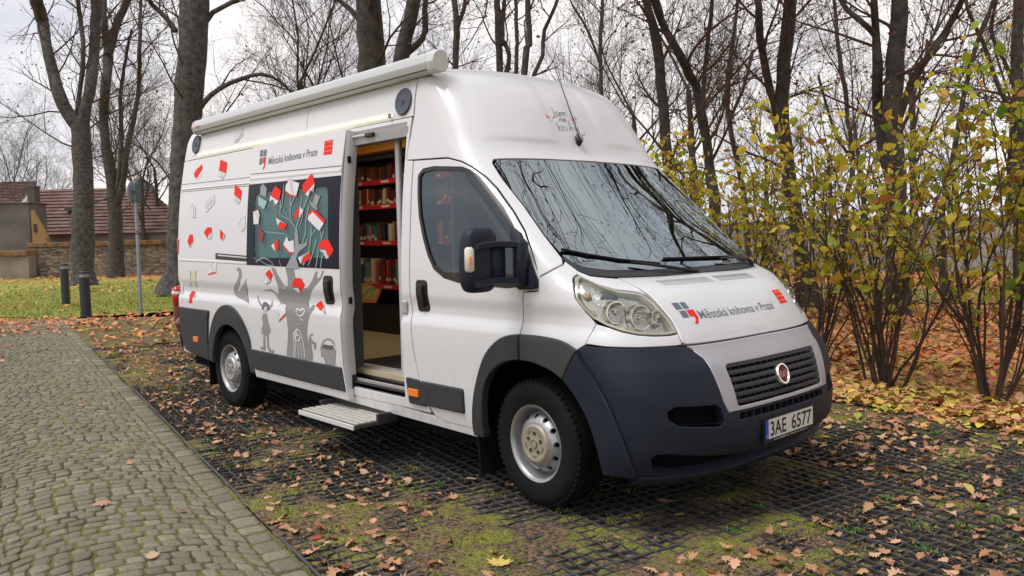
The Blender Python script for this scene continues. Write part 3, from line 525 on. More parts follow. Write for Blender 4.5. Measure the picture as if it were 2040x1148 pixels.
# --- headlamps
HL=[(.825,1.312),(.803,1.288),(.789,1.260),(.733,1.233),(.66,1.222),(.625,1.212),(.602,1.170),(.587,1.10),(.576,1.05),(.569,1.012),(.62,1.006),(.70,1.008),(.78,1.016),(.86,1.033),(.93,1.055),(1.0,1.092),(1.024,1.14),(1.031,1.20),(.98,1.247),(.925,1.276),(.87,1.301)]
for s in (1,-1):
    mm=(lambda P:P) if s==1 else mir
    h=panel('headlight',mm(sub(fillet(HL,.012),.035)),-.045,.02,LAMPR,van,lip=0,step=.03)
    panel('lens',mm(sub(fillet(HL,.012),.035)),.002,.0,LENS,h,lip=.004,step=.04)
    HLi=inset(HL[::-1] if area(HL)<0 else HL,.012)
    panel('bezel',[mm(sub(HL,.035)),mm(sub(HLi,.035))],-.006,.04,LAMPB,h,lip=.002,step=.05)
    for (cv,cz,rr,dp) in ((.745,1.088,.062,.0),(.865,1.118,.055,.0),(.655,1.085,.036,.0)):
        c=Vector(S(s*cv,cz,-.05));n_=NRM(s*cv,cz);n_=(n_+Vector((1.6,0,-.1))).normalized();q=Vector((0,0,1)).rotation_difference(n_).to_matrix()
        mb=MB();mb.lathe([(.010,.012),(.012,-.01),(rr*.55,.0),(rr*.92,.028),(rr,.040),(rr*1.07,.040),(rr*1.12,.0)],n=24);mb.lathe([(.0001,.034),(.007,.030),(.009,.012)],n=12)
        mb.v=[tuple(c+q@Vector(p)) for p in mb.v];mb.build('reflector',CHR,h,True)
    c=Vector(S(s*.95,1.205,-.03));mb=MB();mb.lathe([(.0001,.03),(.018,.022),(.024,0)],c=(0,0,0),n=16);q=Vector((0,0,1)).rotation_difference(NRM(s*.95,1.205)).to_matrix();mb.v=[tuple(c+q@Vector(p)) for p in mb.v]
    mb.build('side_bulb',M('amber_bulb',(.55,.40,.22),.3,metal=.3),h,True)
    FL=[(1.0,1.064),(.93,1.046),(.86,1.024),(.78,1.008),(.70,1.0),(.62,.998),(.568,1.003),(.567,.953),(.60,.951),(.8,.953),(1.0,.957),(1.130,.966)]
    panel('headlight_filler',mm(sub(FL,.04)),0,.02,PAINT,van,lip=.004,step=.045)
# --- bonnet
BN=[(0,1.287),(.35,1.285),(.612,1.290),(.598,1.24),(.583,1.18),(.572,1.09),(.562,1.01),(.561,.965,.01),(.545,.953),(.5,.951),(.285,.950),(0,.950)]
BNf=[p[:2] for p in BN];BNs=BNf+[(-v,z) for v,z in BNf[::-1] if v>1e-6]
bonnet=panel('bonnet',sub(BNs,.045),.002,.03,PAINT,van,lip=.006,step=.045)
mb=MB()
for c0,c1 in ((.425,.055),(-.02,-.345)):
    mb=MB()
    for i in range(15):
        v=c0+(c1-c0)*i/14;mb.add([S(v-.004,1.243,.0035),S(v+.004,1.243,.0035),S(v+.004+.012,1.270,.0035),S(v-.004+.012,1.270,.0035)],[(0,1,2,3)])
    mb.build('air_slots',M('slot_shadow',(.10,.10,.11),.7),bonnet)
def bon(v0,z0,kz):return lambda a,b:S(v0-a,z0+b*kz,.004)
lb=text_on('Městská knihovna v Praze',bon(.397,1.068,.82),.657,.052,'lettering',TXT,bonnet,bold=.002)
for (v,z,w_,h_) in ((.508,1.158,.038,.034),(.462,1.158,.034,.034),(.500,1.116,.038,.034)):
    MB().add([S(v,z,.004),S(v-w_,z,.004),S(v-w_,z-h_,.004),S(v,z-h_,.004)],[(0,1,2,3)]).build('logo_square',M('logo_slate',(.12,.15,.20),.45),bonnet)
def comma(f,name,parent):
    P=[(0,0),(.045,0),(.046,-.05),(.030,-.082),(.010,-.090),(.008,-.078),(.022,-.066),(.026,-.042),(0,-.040)]
    V,F=cdt([P[::-1]],.02);MB().add([f(a,b) for a,b in V],[tuple(int(i) for i in t) for t in F]).build(name,RED,parent)
comma(lambda a,b:S(.455-a,1.118+b*.82,.004),'logo_comma',bonnet)
mb=MB();n=6;mb.add([S(-.355-.09*i/n,1.088+.077*j/n,.004) for j in range(n+1) for i in range(n+1)],[(j*(n+1)+i,j*(n+1)+i+1,(j+1)*(n+1)+i+1,(j+1)*(n+1)+i) for i in range(n) for j in range(n)],0)
rs=mb.build('red_emblem',RED,bonnet)
mb=MB()
for r in range(3):
    for c in range(3):
        v=-.368-.029*c;z=1.155-.024*r;mb.add([S(v,z,.0056),S(v-.018,z,.0056),S(v-.018,z-.004,.0056),S(v,z-.004,.0056)],[(0,1,2,3)])
mb.build('emblem_marks',M('emblem_cream',(.85,.55,.4),.5),rs)
# --- bumper
arcb=[(vx(x,z),z) for x,z in ell(.045,.36,.54,.56,28,0,180) if x>.43]  # from front foot up
GR=[(.405,.838,.03),(.392,.624,.02)]
SIL=[(.561,.944),(.527,.916),(.503,.880),(.499,.829),(.491,.741),(.481,.662),(.462,.603),(.42,.603),(.395,.606)]
BP=[(0,.262),(.2,.262),(.40,.25),(.575,.25),(.76,.27),(.95,.285),(1.04,.29),(1.246,.288)]+[(v,z) for v,z in arcb]+[(1.255,.92),(1.133,.957),(1.0,.951),(.8,.947),(.575,.945),(.565,.942)]+SIL[1:7]+[(.42,.600),(0,.600)]
bump_out=BP+[(-v,z) for v,z in BP[::-1] if v>1e-6]
fog=[(.745,.662),(.526,.650),(.503,.628),(.490,.556),(.53,.541),(.745,.566),(.80,.60),(.80,.64)]
low=[(0,.296),(.3,.292),(.5,.286),(.75,.292),(.89,.330),(.915,.40),(.88,.425),(.80,.425),(.45,.378),(.2,.348),(0,.342)];lows=low+[(-v,z) for v,z in low[::-1] if v>1e-6]
lg=[(.385,.590),(.395,.557),(-.395,.557),(-.385,.590)]
bumper=panel('front_bumper',[sub(bump_out,.045),sub(fillet(fog,.015),.04),mir(sub(fillet(fog,.015),.04)),sub(lows,.045),sub(fillet(lg,.008),.045)],.006,.05,BPLAS,van,lip=.006,step=.045)
panel('bumper_backing',sub([(-1.0,.275),(1.0,.275),(1.05,.66),(.5,.86),(-.5,.86),(-1.05,.66)],.06),-.07,0,DARK,bumper,lip=0,step=.1)
panel('bumper_lip',sub([(.98,.245),(.75,.235),(.5,.232),(.2,.24),(-.2,.24),(-.5,.232),(-.75,.235),(-.98,.245),(-.96,.292),(-.75,.288),(-.5,.278),(-.3,.282),(0,.286),(.3,.282),(.5,.278),(.75,.288),(.96,.292)],.045),.022,.05,BPLAS,bumper,lip=.008)
mb=MB()
for s in (1,-1):  # shelves inside the fog recess
    mb.add([S(s*.50,.552,.004),S(s*.73,.572,.004),S(s*.73,.560,-.06),S(s*.50,.545,-.06)],[(0,1,2,3)])
    mb.build('fog_recess_shelf',BPLAS,bumper);mb=MB()
mb=MB()
for i in range(13):
    v=-.36+.06*i;MB().box(Vector(S(v,.573,-.025)),(.06,.008,.034)).build('intake_rib',BPLAS,bumper)
sil_out=[(0,.6035),(.42,.6035)]+[(v-.003,z) for v,z in SIL[6:0:-1]]+[(.520,.921),(.548,.943),(.40,.9435),(.2,.9445),(0,.945)]
sil=sil_out+[(-v,z) for v,z in sil_out[::-1] if v>1e-6]
grl=[(.407,.840,.028),(.393,.625,.018),(-.393,.625,.018),(-.407,.840,.028)]
fr=panel('grille_surround',[sub(sil,.045),sub(fillet(grl,.03),.045)],.009,.05,SILV,van,lip=.006,step=.045)
mb=MB()
for i in range(6):
    z=.643+.037*i;n=24;vv=[-.398+.796*j/n for j in range(n+1)]
    A=[S(v,z+.014,-.004) for v in vv]+[S(v,z+.008,.004) for v in vv]+[S(v,z-.006,.002) for v in vv]+[S(v,z-.012,-.04) for v in vv]+[S(v,z+.014,-.04) for v in vv];m_=n+1
    mb.add(A,[(r*m_+j,r*m_+j+1,((r+1)%5)*m_+j+1,((r+1)%5)*m_+j) for r in range(5) for j in range(n)])
for i in range(13):
    v=-.36+.06*i
    mb.add([S(v-.003,.63,-.012),S(v+.003,.63,-.012),S(v+.003,.835,-.012),S(v-.003,.835,-.012),S(v-.003,.63,-.04),S(v+.003,.63,-.04),S(v+.003,.835,-.04),S(v-.003,.835,-.04)],[(0,1,2,3),(0,4,5,1),(1,5,6,2),(0,3,7,4)])
gri=mb.build('grille',PLAS,van,True,30)
# badge
bc=Vector(S(0,.738,.012));q=Vector((0,0,1)).rotation_difference(NRM(0,.738)).to_matrix()
mb=MB();mb.lathe([(.060,-.04),(.060,.004),(.057,.010),(.050,.010),(.047,.004)],n=36);mb.v=[tuple(bc+q@Vector(p)) for p in mb.v];bd=mb.build('badge',CHR,van,True)
mb=MB();mb.lathe([(.0001,.007),(.047,.004)],n=36);mb.v=[tuple(bc+q@Vector(p)) for p in mb.v];mb.build('badge_field',M('maroon_enamel',(.20,.006,.03),.45,spec=.2),bd)
nb=NRM(0,.738);upb=(Vector((0,0,1))-nb*nb.z).normalized()
text_on('FIAT',lambda a,b:tuple(bc+Vector((0,1,0))*(a-.033)+upb*(b-.020)+nb*.0095),.064,.034,'badge_letters',M('badge_silver',(.6,.6,.62),.4),bd,bold=-.012)
# number plate
pc=Vector(S(0,.47,.010))+Vector((.006,0,0));nz_=Vector((.995,0,.02)).normalized();pu=Vector((-.02,0,1)).normalized();py_=Vector((0,1,0))
def PF(a,b,o=0):return tuple(pc+py_*a+pu*b+nz_*o)
mb=MB();mb.prism([(-.266,-.072),(.266,-.072),(.266,.060),(-.266,.060)],lambda a,b:PF(a,b,0),lambda a,b:PF(a,b,-.012));plt=mb.build('number_plate',BLK,van)
MB().add([PF(*p,.003) for p in ((-.225,-.051),(.258,-.051),(.258,.053),(-.225,.053))],[(0,1,2,3)]).build('plate_field',M('plate_white',(.74,.74,.72),.35),plt)
MB().add([PF(*p,.003) for p in ((-.258,-.051),(-.2255,-.051),(-.2255,.053),(-.258,.053))],[(0,1,2,3)]).build('plate_band',M('plate_blue',(.01,.08,.55),.35),plt)
PBK=M('plate_black',(.012,.012,.012),.4);PWH=M('plate_small_white',(.7,.7,.7),.5)
text_on('3AE',lambda a,b:PF(a-.208,b-.038,.0045),.165,.078,'plate_letters',PBK,plt,bold=.012)
text_on('6577',lambda a,b:PF(a+.016,b-.038,.0045),.222,.078,'plate_letters',PBK,plt,bold=.012)
text_on('CZ',lambda a,b:PF(a-.252,b-.040,.0045),.021,.014,'plate_letters',PWH,plt,bold=.01)
text_on('www.IMOFA.cz  Dlouhá 2, Praha 4',lambda a,b:PF(a-.17,b-.0675,.001),.36,.0085,'plate_letters',PWH,plt,bold=.005)
# roof writing
wr=[[(0.166,2.387),(0.159,2.372),(0.16,2.339),(0.176,2.313),(0.197,2.304)],[(0.122,2.359),(0.147,2.346),(0.131,2.337),(0.151,2.319),(0.165,2.321)],[(0.122,2.334),(0.097,2.345),(0.099,2.355),(0.119,2.341),(0.117,2.324),(0.098,2.331)],[(0.099,2.324),(0.084,2.352),(0.069,2.355),(0.078,2.33),(0.062,2.352),(0.046,2.356),(0.054,2.332),(0.045,2.333)],[(0.125,2.31),(0.136,2.285),(0.125,2.302),(0.109,2.31),(0.115,2.288)],[(0.077,2.312),(0.099,2.302),(0.101,2.289),(0.084,2.299),(0.072,2.313),(0.08,2.291),(0.066,2.297)],[(0.167,2.282),(0.177,2.242),(0.172,2.213)],[(0.143,2.256),(0.171,2.238),(0.151,2.222)],[(0.147,2.22),(0.133,2.249),(0.119,2.253),(0.126,2.22),(0.117,2.225)],[(0.09,2.255),(0.1,2.224),(0.089,2.228)],[(0.043,2.3),(0.059,2.259),(0.071,2.222)],[(0.063,2.238),(0.039,2.254),(0.044,2.226)],[(0.007,2.255),(0.013,2.23),(-0.014,2.238)],[(-0.026,2.257),(-0.017,2.216),(-0.019,2.185),(-0.03,2.177),(-0.032,2.199),(-0.072,2.213)],[(0.216,2.284),(0.203,2.286)]]
strokes([(1.4,p) for p in wr],0,'handwriting',STK,van,0)
strokes([(1.6,p) for p in [[(0.244,2.331),(0.242,2.322),(0.217,2.307)],[(0.217,2.307),(0.245,2.306),(0.252,2.318)],[(-0.012,2.33),(0.007,2.303),(-0.048,2.319)],[(-0.048,2.319),(-0.035,2.33),(-0.017,2.322),(-0.012,2.33)],[(-0.004,2.29),(-0.033,2.294)]]],0,'red_doodle',RED,van,0)
ab=Vector(S(.04,2.150,.0));mb=MB();mb.tube([ab-Vector((0,0,.02)),ab+Vector((.018,0,.005)),ab+Vector((.0,0,.035)),S(.035,2.21,.03)],[.020,.026,.018,.006],10);an=mb.build('antenna',BLK,van,True)
e=Vector(S(.035,2.21,.03));t_=Vector((-.98,.20,2.70));MB().tube([e,Vector((-.80,.05,2.72))],[.0055,.003],5).build('mast',BLK,an)
# --- rocker, arches and mouldings
both('sill',sx([(-3.47,.36),(-3.47,.415),(-1.3,.398),(-.50,.364),(-.50,.315),(-1.3,.325)]),-.004,.05,PAINT,van,lip=.004)
for s in (1,-1):MB().tube([(-3.4,s*.9,.34),(-.5,s*.9,.30)],.05,8).build('chassis_rail',DARK,van)
def arch(name,cx,rx,rz,orx,orz,z0,off,mat,a0,a1,par):
    O=ell(cx,.36,orx,orz,36,a0,a1);I=ell(cx,.36,rx,rz,36,a0,a1)
    lo=O+I[::-1]
    return both(name,[(vx(x,max(z,z0)),max(z,z0)) for x,z in sub(lo,.045)],off,.045,mat,par,lip=.008,drop=.8)
WTP=M('wing_trim_plastic',(.040,.042,.047),.5,bump=(900,.1,.001))
def trim(O,I,mat,off=.022):
    lo=fillet(O,.05)[:0]+O+I;return both('wheel_arch_trim',[(vx(x,z),z) for x,z in sub(lo,.04)],off,.045,mat,van,lip=.008,drop=.8)
def smoothline(P,m=4):
    o=[]
    for i in range(len(P)-1):
        p0,p1,p2,p3=[np.array(P[max(0,min(k,len(P)-1))]) for k in (i-1,i,i+1,i+2)]
        for j in range(m):
            t=j/m;o.append(tuple(.5*((2*p1)+(-p0+p2)*t+(2*p0-5*p1+4*p2-p3)*t*t+(-p0+3*p1-3*p2+p3)*t**3)))
    return o+[tuple(P[-1])]
trim(smoothline([(-.058,.984),(-.15,.970),(-.25,.930),(-.36,.835),(-.44,.69),(-.49,.54),(-.51,.39),(-.505,.33)]),smoothline([(-.41,.33),(-.402,.54),(-.35,.69),(-.25,.780),(-.15,.822),(-.062,.838)]),PLAS)
trim(smoothline([(.372,.930),(.27,.970),(.11,.987),(-.052,.985)]),smoothline([(-.052,.838),(.04,.835),(.12,.822),(.20,.800),(.272,.765)]),WTP)
fl=smoothline([(.380,.928),(.42,.87),(.50,.78),(.575,.66),(.63,.53),(.665,.41),(.675,.29)])+smoothline([(.51,.29),(.495,.42),(.455,.55),(.40,.64),(.34,.71),(.280,.763)])
both('wheel_arch_trim',[(vx(x,z),z) for x,z in sub(fl,.04)],.030,.045,BPLAS,van,lip=.010,drop=.9)
arch('wheel_arch_trim',-3.925,.395,.418,.49,.60,.38,.022,PLAS,-1,176,van)
RDm=[(XR+.02,.885),(-4.335,.885),(-4.375,.80),(-4.42,.60),(-4.42,.40),(-4.80,.425),(-5.0,.46),(XR+.06,.52),(XR+.03,.60)]
rq=both('rear_corner_moulding',sx(fillet(RDm,.02)),.018,.03,PLAS,van,lip=.008)
both('side_marker',sx(fillet([(-4.735,.612),(-4.625,.612),(-4.625,.56),(-4.735,.56)],.008)),.028,.015,ORG,van,lip=.004)
both('side_marker',sx(fillet([(-1.14,.545),(-1.03,.545),(-1.03,.495),(-1.14,.495)],.008)),.030,.015,ORG,van,lip=.004)
panel('pillar_moulding',sx(fillet([(-1.175,.612),(-1.045,.608),(-.99,.50),(-.97,.44),(-1.155,.44)],.012)),.018,.02,PLAS,van,lip=.008)
# inner wheel wells and closed floor so nothing shows through
for cx,rr in ((.045,.53),(-3.925,.46)):
    for s in (1,-1):
        mb=MB();n=20
        vs=[(cx+rr*math.cos(math.pi*i/n),s*yy,.36+rr*1.08*math.sin(math.pi*i/n)) for yy in (.985,.60) for i in range(n+1)]
        vs+=[(cx-rr,s*.985,.25),(cx-rr,s*.60,.25),(cx+rr,s*.985,.25),(cx+rr,s*.60,.25)];m_=n+1
        mb.add(vs,[(i,i+1,i+1+m_,i+m_) for i in range(n)]+[(n,2*m_,2*m_+1,n+m_),(0,2*m_+2,2*m_+3,m_)]+[tuple(range(m_,2*m_))+(2*m_+1,2*m_+3)]);mb.build('wheel_well',DARK,van)
mb=MB();mb.box((-2.0,0,.35),(2.9,1.84,.20));mb.box((-4.75,0,.38),(.6,1.80,.16));mb.box((-4.0,0,.42),(1.2,1.15,.2));mb.box((.30,0,.24),(.9,1.1,.06));mb.box((-2.4,.1,.22),(1.6,.9,.10),bev=.02);mb.box((.1,0,.50),(1.3,1.16,.3));mb.box((.55,0,.8),(.25,1.1,.25));mb.tube([(-4.035,-.85,.36),(-4.035,.85,.36)],.05,8).tube([(0,-.8,.36),(0,.8,.36)],.04,8);mb.build('chassis',DARK,van)  # chassis and axles; boxes lowered and undertray added to block light beneath
# rear face
mb=MB();rp=[(-.995,.45),(-1.015,.9),(-1.0,1.5),(-.95,2.05),(-.9,2.4),(-.80,2.62),(-.6,2.70)];rp=rp+[(-y,z) for y,z in rp[::-1]]
mb.prism(rp,lambda a,b:(XR+.03 if b<2.2 else XR+.03+(b-2.2)*.2,a,b),lambda a,b:(XR+.09 if b<2.2 else XR+.09+(b-2.2)*.2,a,b));mb.build('rear_door',PAINT,van)
for s in (-1,1):
    mb=MB();mb.box((XR+.005,s*.985,1.27),(.06,.045,.62),bev=.015);mb.build('tail_light',M('red_lens',(.5,.01,.012),.2,coat=.6),van)
mb=MB();mb.box((XR-.02,0,.50),(.14,1.9,.2),bev=.03);mb.build('rear_bumper',PLAS,van)
# --- seam lines / swages of the rear quarter drawn as real shallow ribs
def rib(P,w_,off,name,mat,par,base=0):
    l=[];r=[]
    Q=[]
    for i in range(len(P)-1):
        n=max(1,int(abs(P[i+1][0]-P[i][0])/.15))
        for j in range(n):Q.append((P[i][0]+(P[i+1][0]-P[i][0])*j/n,P[i][1]+(P[i+1][1]-P[i][1])*j/n))
    Q.append(P[-1]);n=len(Q);mb=MB()
    V=[S(vx(x,z-w_/2),z-w_/2,base+.0006) for x,z in Q]+[S(vx(x,z),z,base+off) for x,z in Q]+[S(vx(x,z+w_/2),z+w_/2,base+.0006) for x,z in Q]
    mb.add(V,[(k*n+i,k*n+i+1,(k+1)*n+i+1,(k+1)*n+i) for k in (0,1) for i in range(n-1)]);return mb.build(name,mat,par,True,60)
GAP=M('panel_gap',(.12,.12,.125),.7)
rib([(XR+.02,2.112),(-2.36,2.062)],.006,.0008,'panel_seam',GAP,body)
rib([(XR+.02,2.062),(-2.36,2.012)],.020,.007,'swage',PAINT,body)
rib([(XR+.02,2.038),(-2.36,1.990)],.006,.0008,'panel_seam',GAP,body)
rib([(XR+.02,1.358),(-2.36,1.325)],.03,.007,'swage',PAINT,body)
# sliding door rail
mb=MB();P=fillet([(-4.18,1.428),(-3.2,1.395),(-3.2,1.345),(-4.18,1.372)],.005);panel('door_rail',sx(P),.004,.02,BLK,body,lip=.002)
rib([(-4.12,1.405),(-3.2,1.374)],.018,.010,'rail_track',ALU,body,.003)
# --- sliding door (open, standing 6 cm proud of the side)
SD=.060
sdp=[(-3.385,2.330),(-1.885,2.320),(-1.905,2.05),(-1.885,1.60),(-1.885,.62),(-1.850,.368),(-3.335,.372),(-3.37,.62),(-3.385,1.0),(-3.405,1.55)]
swin=[(-3.402,2.012),(-1.905,1.990),(-1.890,1.318),(-3.398,1.330)]
sdoor=panel('sliding_door',[sx(fillet(sdp,.008)),sx([(-3.35,1.985),(-1.96,1.965),(-1.945,1.345),(-3.345,1.355)])],SD,.045,PAINT,van,lip=.004,step=.05,label='white sliding side door with storybook tree graphics')
hole=fillet([(-3.265,1.93,.07),(-2.075,1.92,.07),(-2.04,1.40,.07),(-3.24,1.39,.07)],.07)
panel('window_border',[sx(fillet(swin,.01)),sx(hole)],SD+.003,.006,BGL,sdoor,lip=.002,step=.1)
panel('window',sx(grow2(hole,.003)),SD+.0005,.002,DGLASS,sdoor,lip=0,step=.1)
panel('window_blind',sx(grow2(hole,.02)),SD-.030,.003,M('green_blind',(.20,.40,.33),.7,noise=(2.5,.7,(.12,.24,.21))),sdoor,lip=0,step=.15)
panel('inner_lining',[sx([(-3.37,2.3),(-1.90,2.3),(-1.90,.45),(-3.34,.45)]),sx(grow2(hole,.03))],SD-.045,.006,M('grey_lining',(.20,.205,.21),.6),sdoor,lip=0,step=.15)
rib([(-3.385,2.098),(-1.91,2.058)],.007,.0008,'panel_seam',GAP,sdoor,SD)
rib([(-3.39,2.06),(-1.91,2.028)],.03,.006,'swage',PAINT,sdoor,SD)
panel('door_moulding',sx(fillet([(-3.37,.612),(-1.90,.606),(-1.868,.43),(-3.315,.442)],.012)),SD+.014,.02,PLAS,sdoor,lip=.009)
panel('door_handle',sx(fillet([(-2.115,1.268),(-1.98,1.27),(-1.985,1.06),(-2.12,1.055)],.035)),SD+.008,.015,BLK,sdoor,lip=.006)
panel('grip',sx(fillet([(-2.09,1.24),(-2.01,1.24),(-2.01,1.085),(-2.085,1.085)],.03)),SD+.028,.02,BLK,sdoor,lip=.008)
# door edge flange facing forwards
mb=MB();zz=[.40+(2.30-.40)*i/24 for i in range(25)]
A=[(-1.882 if 1>0 else 0,-(PW(z)+SD-.006),z) for z in zz]+[(-1.86,-(PW(z)+SD-.03),z) for z in zz]+[(-1.86,-(PW(z)-.03),z) for z in zz]+[(-1.90,-(PW(z)-.05),z) for z in zz]
mb.add(A,[(k*25+i,k*25+i+1,(k+1)*25+i+1,(k+1)*25+i) for k in range(3) for i in range(24)]);mb.build('door_edge',M('door_edge_paint',(.50,.50,.52),.4,coat=.3),sdoor,True,50)
MB().box((-1.855,-1.01,1.09),(.012,.03,.05),bev=.004).box((-1.855,-1.0,.50),(.012,.035,.10),bev=.004).box((-1.855,-.98,2.1),(.012,.03,.05),bev=.004).build('latch',BLK,sdoor)
# graphics
for g in DEC['body']:decal(g,0,'book_graphic',body)
decal(DEC['swan'],0,'swan_graphic',body)
mb=MB()
sw=DEC['swan'][0][1];c_=np.array(sw)
V0=c_.min(0);V1=c_.max(0)
pp=[(v,z) for v in np.arange(V0[0],V1[0],.011) for z in np.arange(V0[1],V1[1],.015)]
def hatch(P,base,name,par,dv=.011,dz=.03,ln=.016,wd=.0013,mat=STW,slant=.2,lay=2.2,seed=1):
    P=[tuple(p) for p in P];A=np.array(P);lo=A.min(0);hi=A.max(0);r=random.Random(seed);X=[];row=0
    z=lo[1]
    while z<hi[1]:
        v=lo[0]+(dv/2 if row%2 else 0)
        while v<hi[0]:
            X.append((v+r.uniform(-.2,.2)*dv,z+r.uniform(-.25,.25)*dz));v+=dv
        z+=dz;row+=1
    X=np.array(X);Q=inset(P if area(P)>0 else P[::-1],.006);m=inside(Q,X)&inside(Q,X+[ln*slant,ln]);mb=MB()
    for v,z in X[m]:
        l=ln*r.uniform(.6,1.1);s_=slant*r.uniform(-1,1)
        mb.add([S(v-wd,z,base+.0012+.0007*lay),S(v+wd,z,base+.0012+.0007*lay),S(v+wd*.6+l*s_,z+l,base+.0012+.0007*lay),S(v-wd*.6+l*s_,z+l,base+.0012+.0007*lay)],[(0,1,2,3)])
    return mb.build(name,mat,par)
hatch(sw,0,'swan_feathers',body,.013,.016,.008,.0022)
decal(DEC['cap'],0,'fuel_flap',body)
decal(DEC['tree'],SD,'tree_graphic',sdoor);decal([('G2',p) for k,p in DEC['tree2']],SD+.0028,'tree_crown_graphic',sdoor)
hatch(DEC['tree'][0][1],SD,'bark_marks',sdoor,.017,.030,.020,.0014,M('bark_print',(.42,.41,.40),.5))
strokes(DEC['strokes'],SD+.0028,'branch_graphic',STG2,sdoor)
for g in DEC['slid']:
    zm=np.mean([p[1] for p in g[0][1]]);decal(g,SD+(.0045 if zm>1.3 else .002),'book_graphic',sdoor)
decal(DEC['woman'],SD,'girl_graphic',sdoor)
hatch(DEC['woman'][2][1],SD,'dress_marks',sdoor,.02,.02,.012,.0012)
decal(DEC['basket'],SD,'basket_graphic',sdoor);hatch(DEC['basket'][2][1],SD,'wicker_marks',sdoor,.018,.014,.006,.0022)
decal(DEC['gnome'],SD,'small_figure_graphic',sdoor);strokes(DEC['door'],SD,'carved_door_graphic',STW,sdoor,3)
# lettering on the sliding door
f=lambda a,b:S(vx(-3.078+a,2.17+b-.012*a),2.155+b+.012*a,SD+.002)
text_on('Městská knihovna v Praze',f,.81,.058,'lettering',TXT,sdoor,bold=.002)
def sq(x,z,w_,h_,mat,name):
    MB().add([S(vx(a,b),b,SD+.002) for a,b in ((x,z),(x+w_,z),(x+w_,z-h_),(x,z-h_))],[(0,3,2,1)]).build(name,mat,sdoor)
LS=M('logo_slate',(.12,.15,.20),.45)
for x,z in ((-3.235,2.288),(-3.170,2.286),(-3.235,2.222)):sq(x,z,.052,.054,LS,'logo_square')
comma(lambda a,b:S(vx(-3.172+a*1.15,2.224+b*1.15),2.224+b*1.15,SD+.002),'logo_comma',sdoor)
sq(-2.175,2.262,.118,.105,RED,'red_emblem')
EC=M('emblem_cream',(.85,.55,.4),.5);mb=MB()
for r in range(3):
    for c in range(3):
        x=-2.165+.038*c;z=2.252-.034*r;mb.add([S(vx(a,b),b,SD+.003) for a,b in ((x,z),(x+.022,z),(x+.022,z-.004),(x,z-.004))],[(0,3,2,1)])
mb.build('emblem_marks',EC,sdoor)
# --- things on the upper side
for x,z in ((-4.775,2.487),(-1.272,2.437)):
    n_=NRM(vx(x,z),z);c=Vector(S(vx(x,z),z));q=Vector((0,0,1)).rotation_difference(n_).to_matrix()
    mb=MB();mb.lathe([(.088,-.01),(.092,.006),(.086,.014),(.078,.010),(.022,.013),(.02,.018),(.0001,.018)],n=36);mb.v=[tuple(c+q@Vector(p)) for p in mb.v];sp=mb.build('speaker',M('speaker_cone',(.06,.075,.10),.55),van,True)
    mb=MB();mb.lathe([(.0001,.0195),(.008,.0195),(.009,.018)],n=12);mb.v=[tuple(c+q@Vector(p)) for p in mb.v];mb.build('speaker_centre',BLK,sp)
for x0,x1 in ((-4.70,-3.41),(-3.41,-1.41)):
    o_=.012 if x0<-4 else .012
    n=20;mb=MB();V=[]
    for k,(dz,do) in enumerate(((-.007,0),(-.006,.012),(.006,.012),(.007,0))):V+=[S(vx(x0+(x1-x0)*i/n,2.37),2.372-.012*((x0+(x1-x0)*i/n)+3.3)/2.+dz,do) for i in range(n+1)]
    mb.add(V,[(k*(n+1)+i,k*(n+1)+i+1,(k+1)*(n+1)+i+1,(k+1)*(n+1)+i) for k in range(3) for i in range(n)]);mb.build('led_strip',LED,van)
MB().box((-1.40,-.935,2.358),(.02,.022,.03),bev=.004).build('led_end_cap',GREYM,van)
# awning: extruded box along the roof edge
prof=[(-.985,2.645),(-1.0,2.69),(-.985,2.745),(-.95,2.775),(-.90,2.783),(-.86,2.765),(-.845,2.70),(-.86,2.63),(-.93,2.615),(-.975,2.622)]
prof=[(y+.035,z-.045) for y,z in prof];prof=[(-.885+(y+.885)*.86,2.615+(z-2.615)*.84) for y,z in prof];pf=fillet(prof,.02,3)
mb=MB();n=len(pf)
V=[(x,y,z) for x in (-4.72,-.965) for y,z in pf];mb.add(V,[(i,(i+1)%n,(i+1)%n+n,i+n) for i in range(n)]);aw=mb.build('awning',M('awning_white',(.52,.55,.56),.4,coat=.1),van,True,50)
cy,cz=-.887,2.645
mb=MB();sc=1.06
for x0,x1 in ((-.962,-.885),(-4.75,-4.722)):
    mb=MB()
    rings=[(x0,1.0),(x0+.004,sc),(x1-.02,sc),(x1,.94)] if x0>-2 else [(x0,.9),(x0+.01,1.04),(x1,1.04)]
    V=[(x,cy+(y-cy)*s_,cz+(z-cz)*s_) for x,s_ in rings for y,z in pf];k=len(rings)
    mb.add(V,[(r*n+i,r*n+(i+1)%n,(r+1)*n+(i+1)%n,(r+1)*n+i) for r in range(k-1) for i in range(n)]+[tuple(range(n))[::-1],tuple(range((k-1)*n,k*n))])
    mb.build('awning_end_cap',M('awning_cap',(.60,.61,.62),.4),aw,True,50)
MB().tube([(-4.72,-.938,2.596),(-.965,-.938,2.596)],.004,5).build('awning_seam',BLK,aw)
text_on('FIAMMA',lambda a,b:(-4.66+a,-.9560,2.628+b),.12,.018,'awning_lettering',RED,aw,bold=.01)
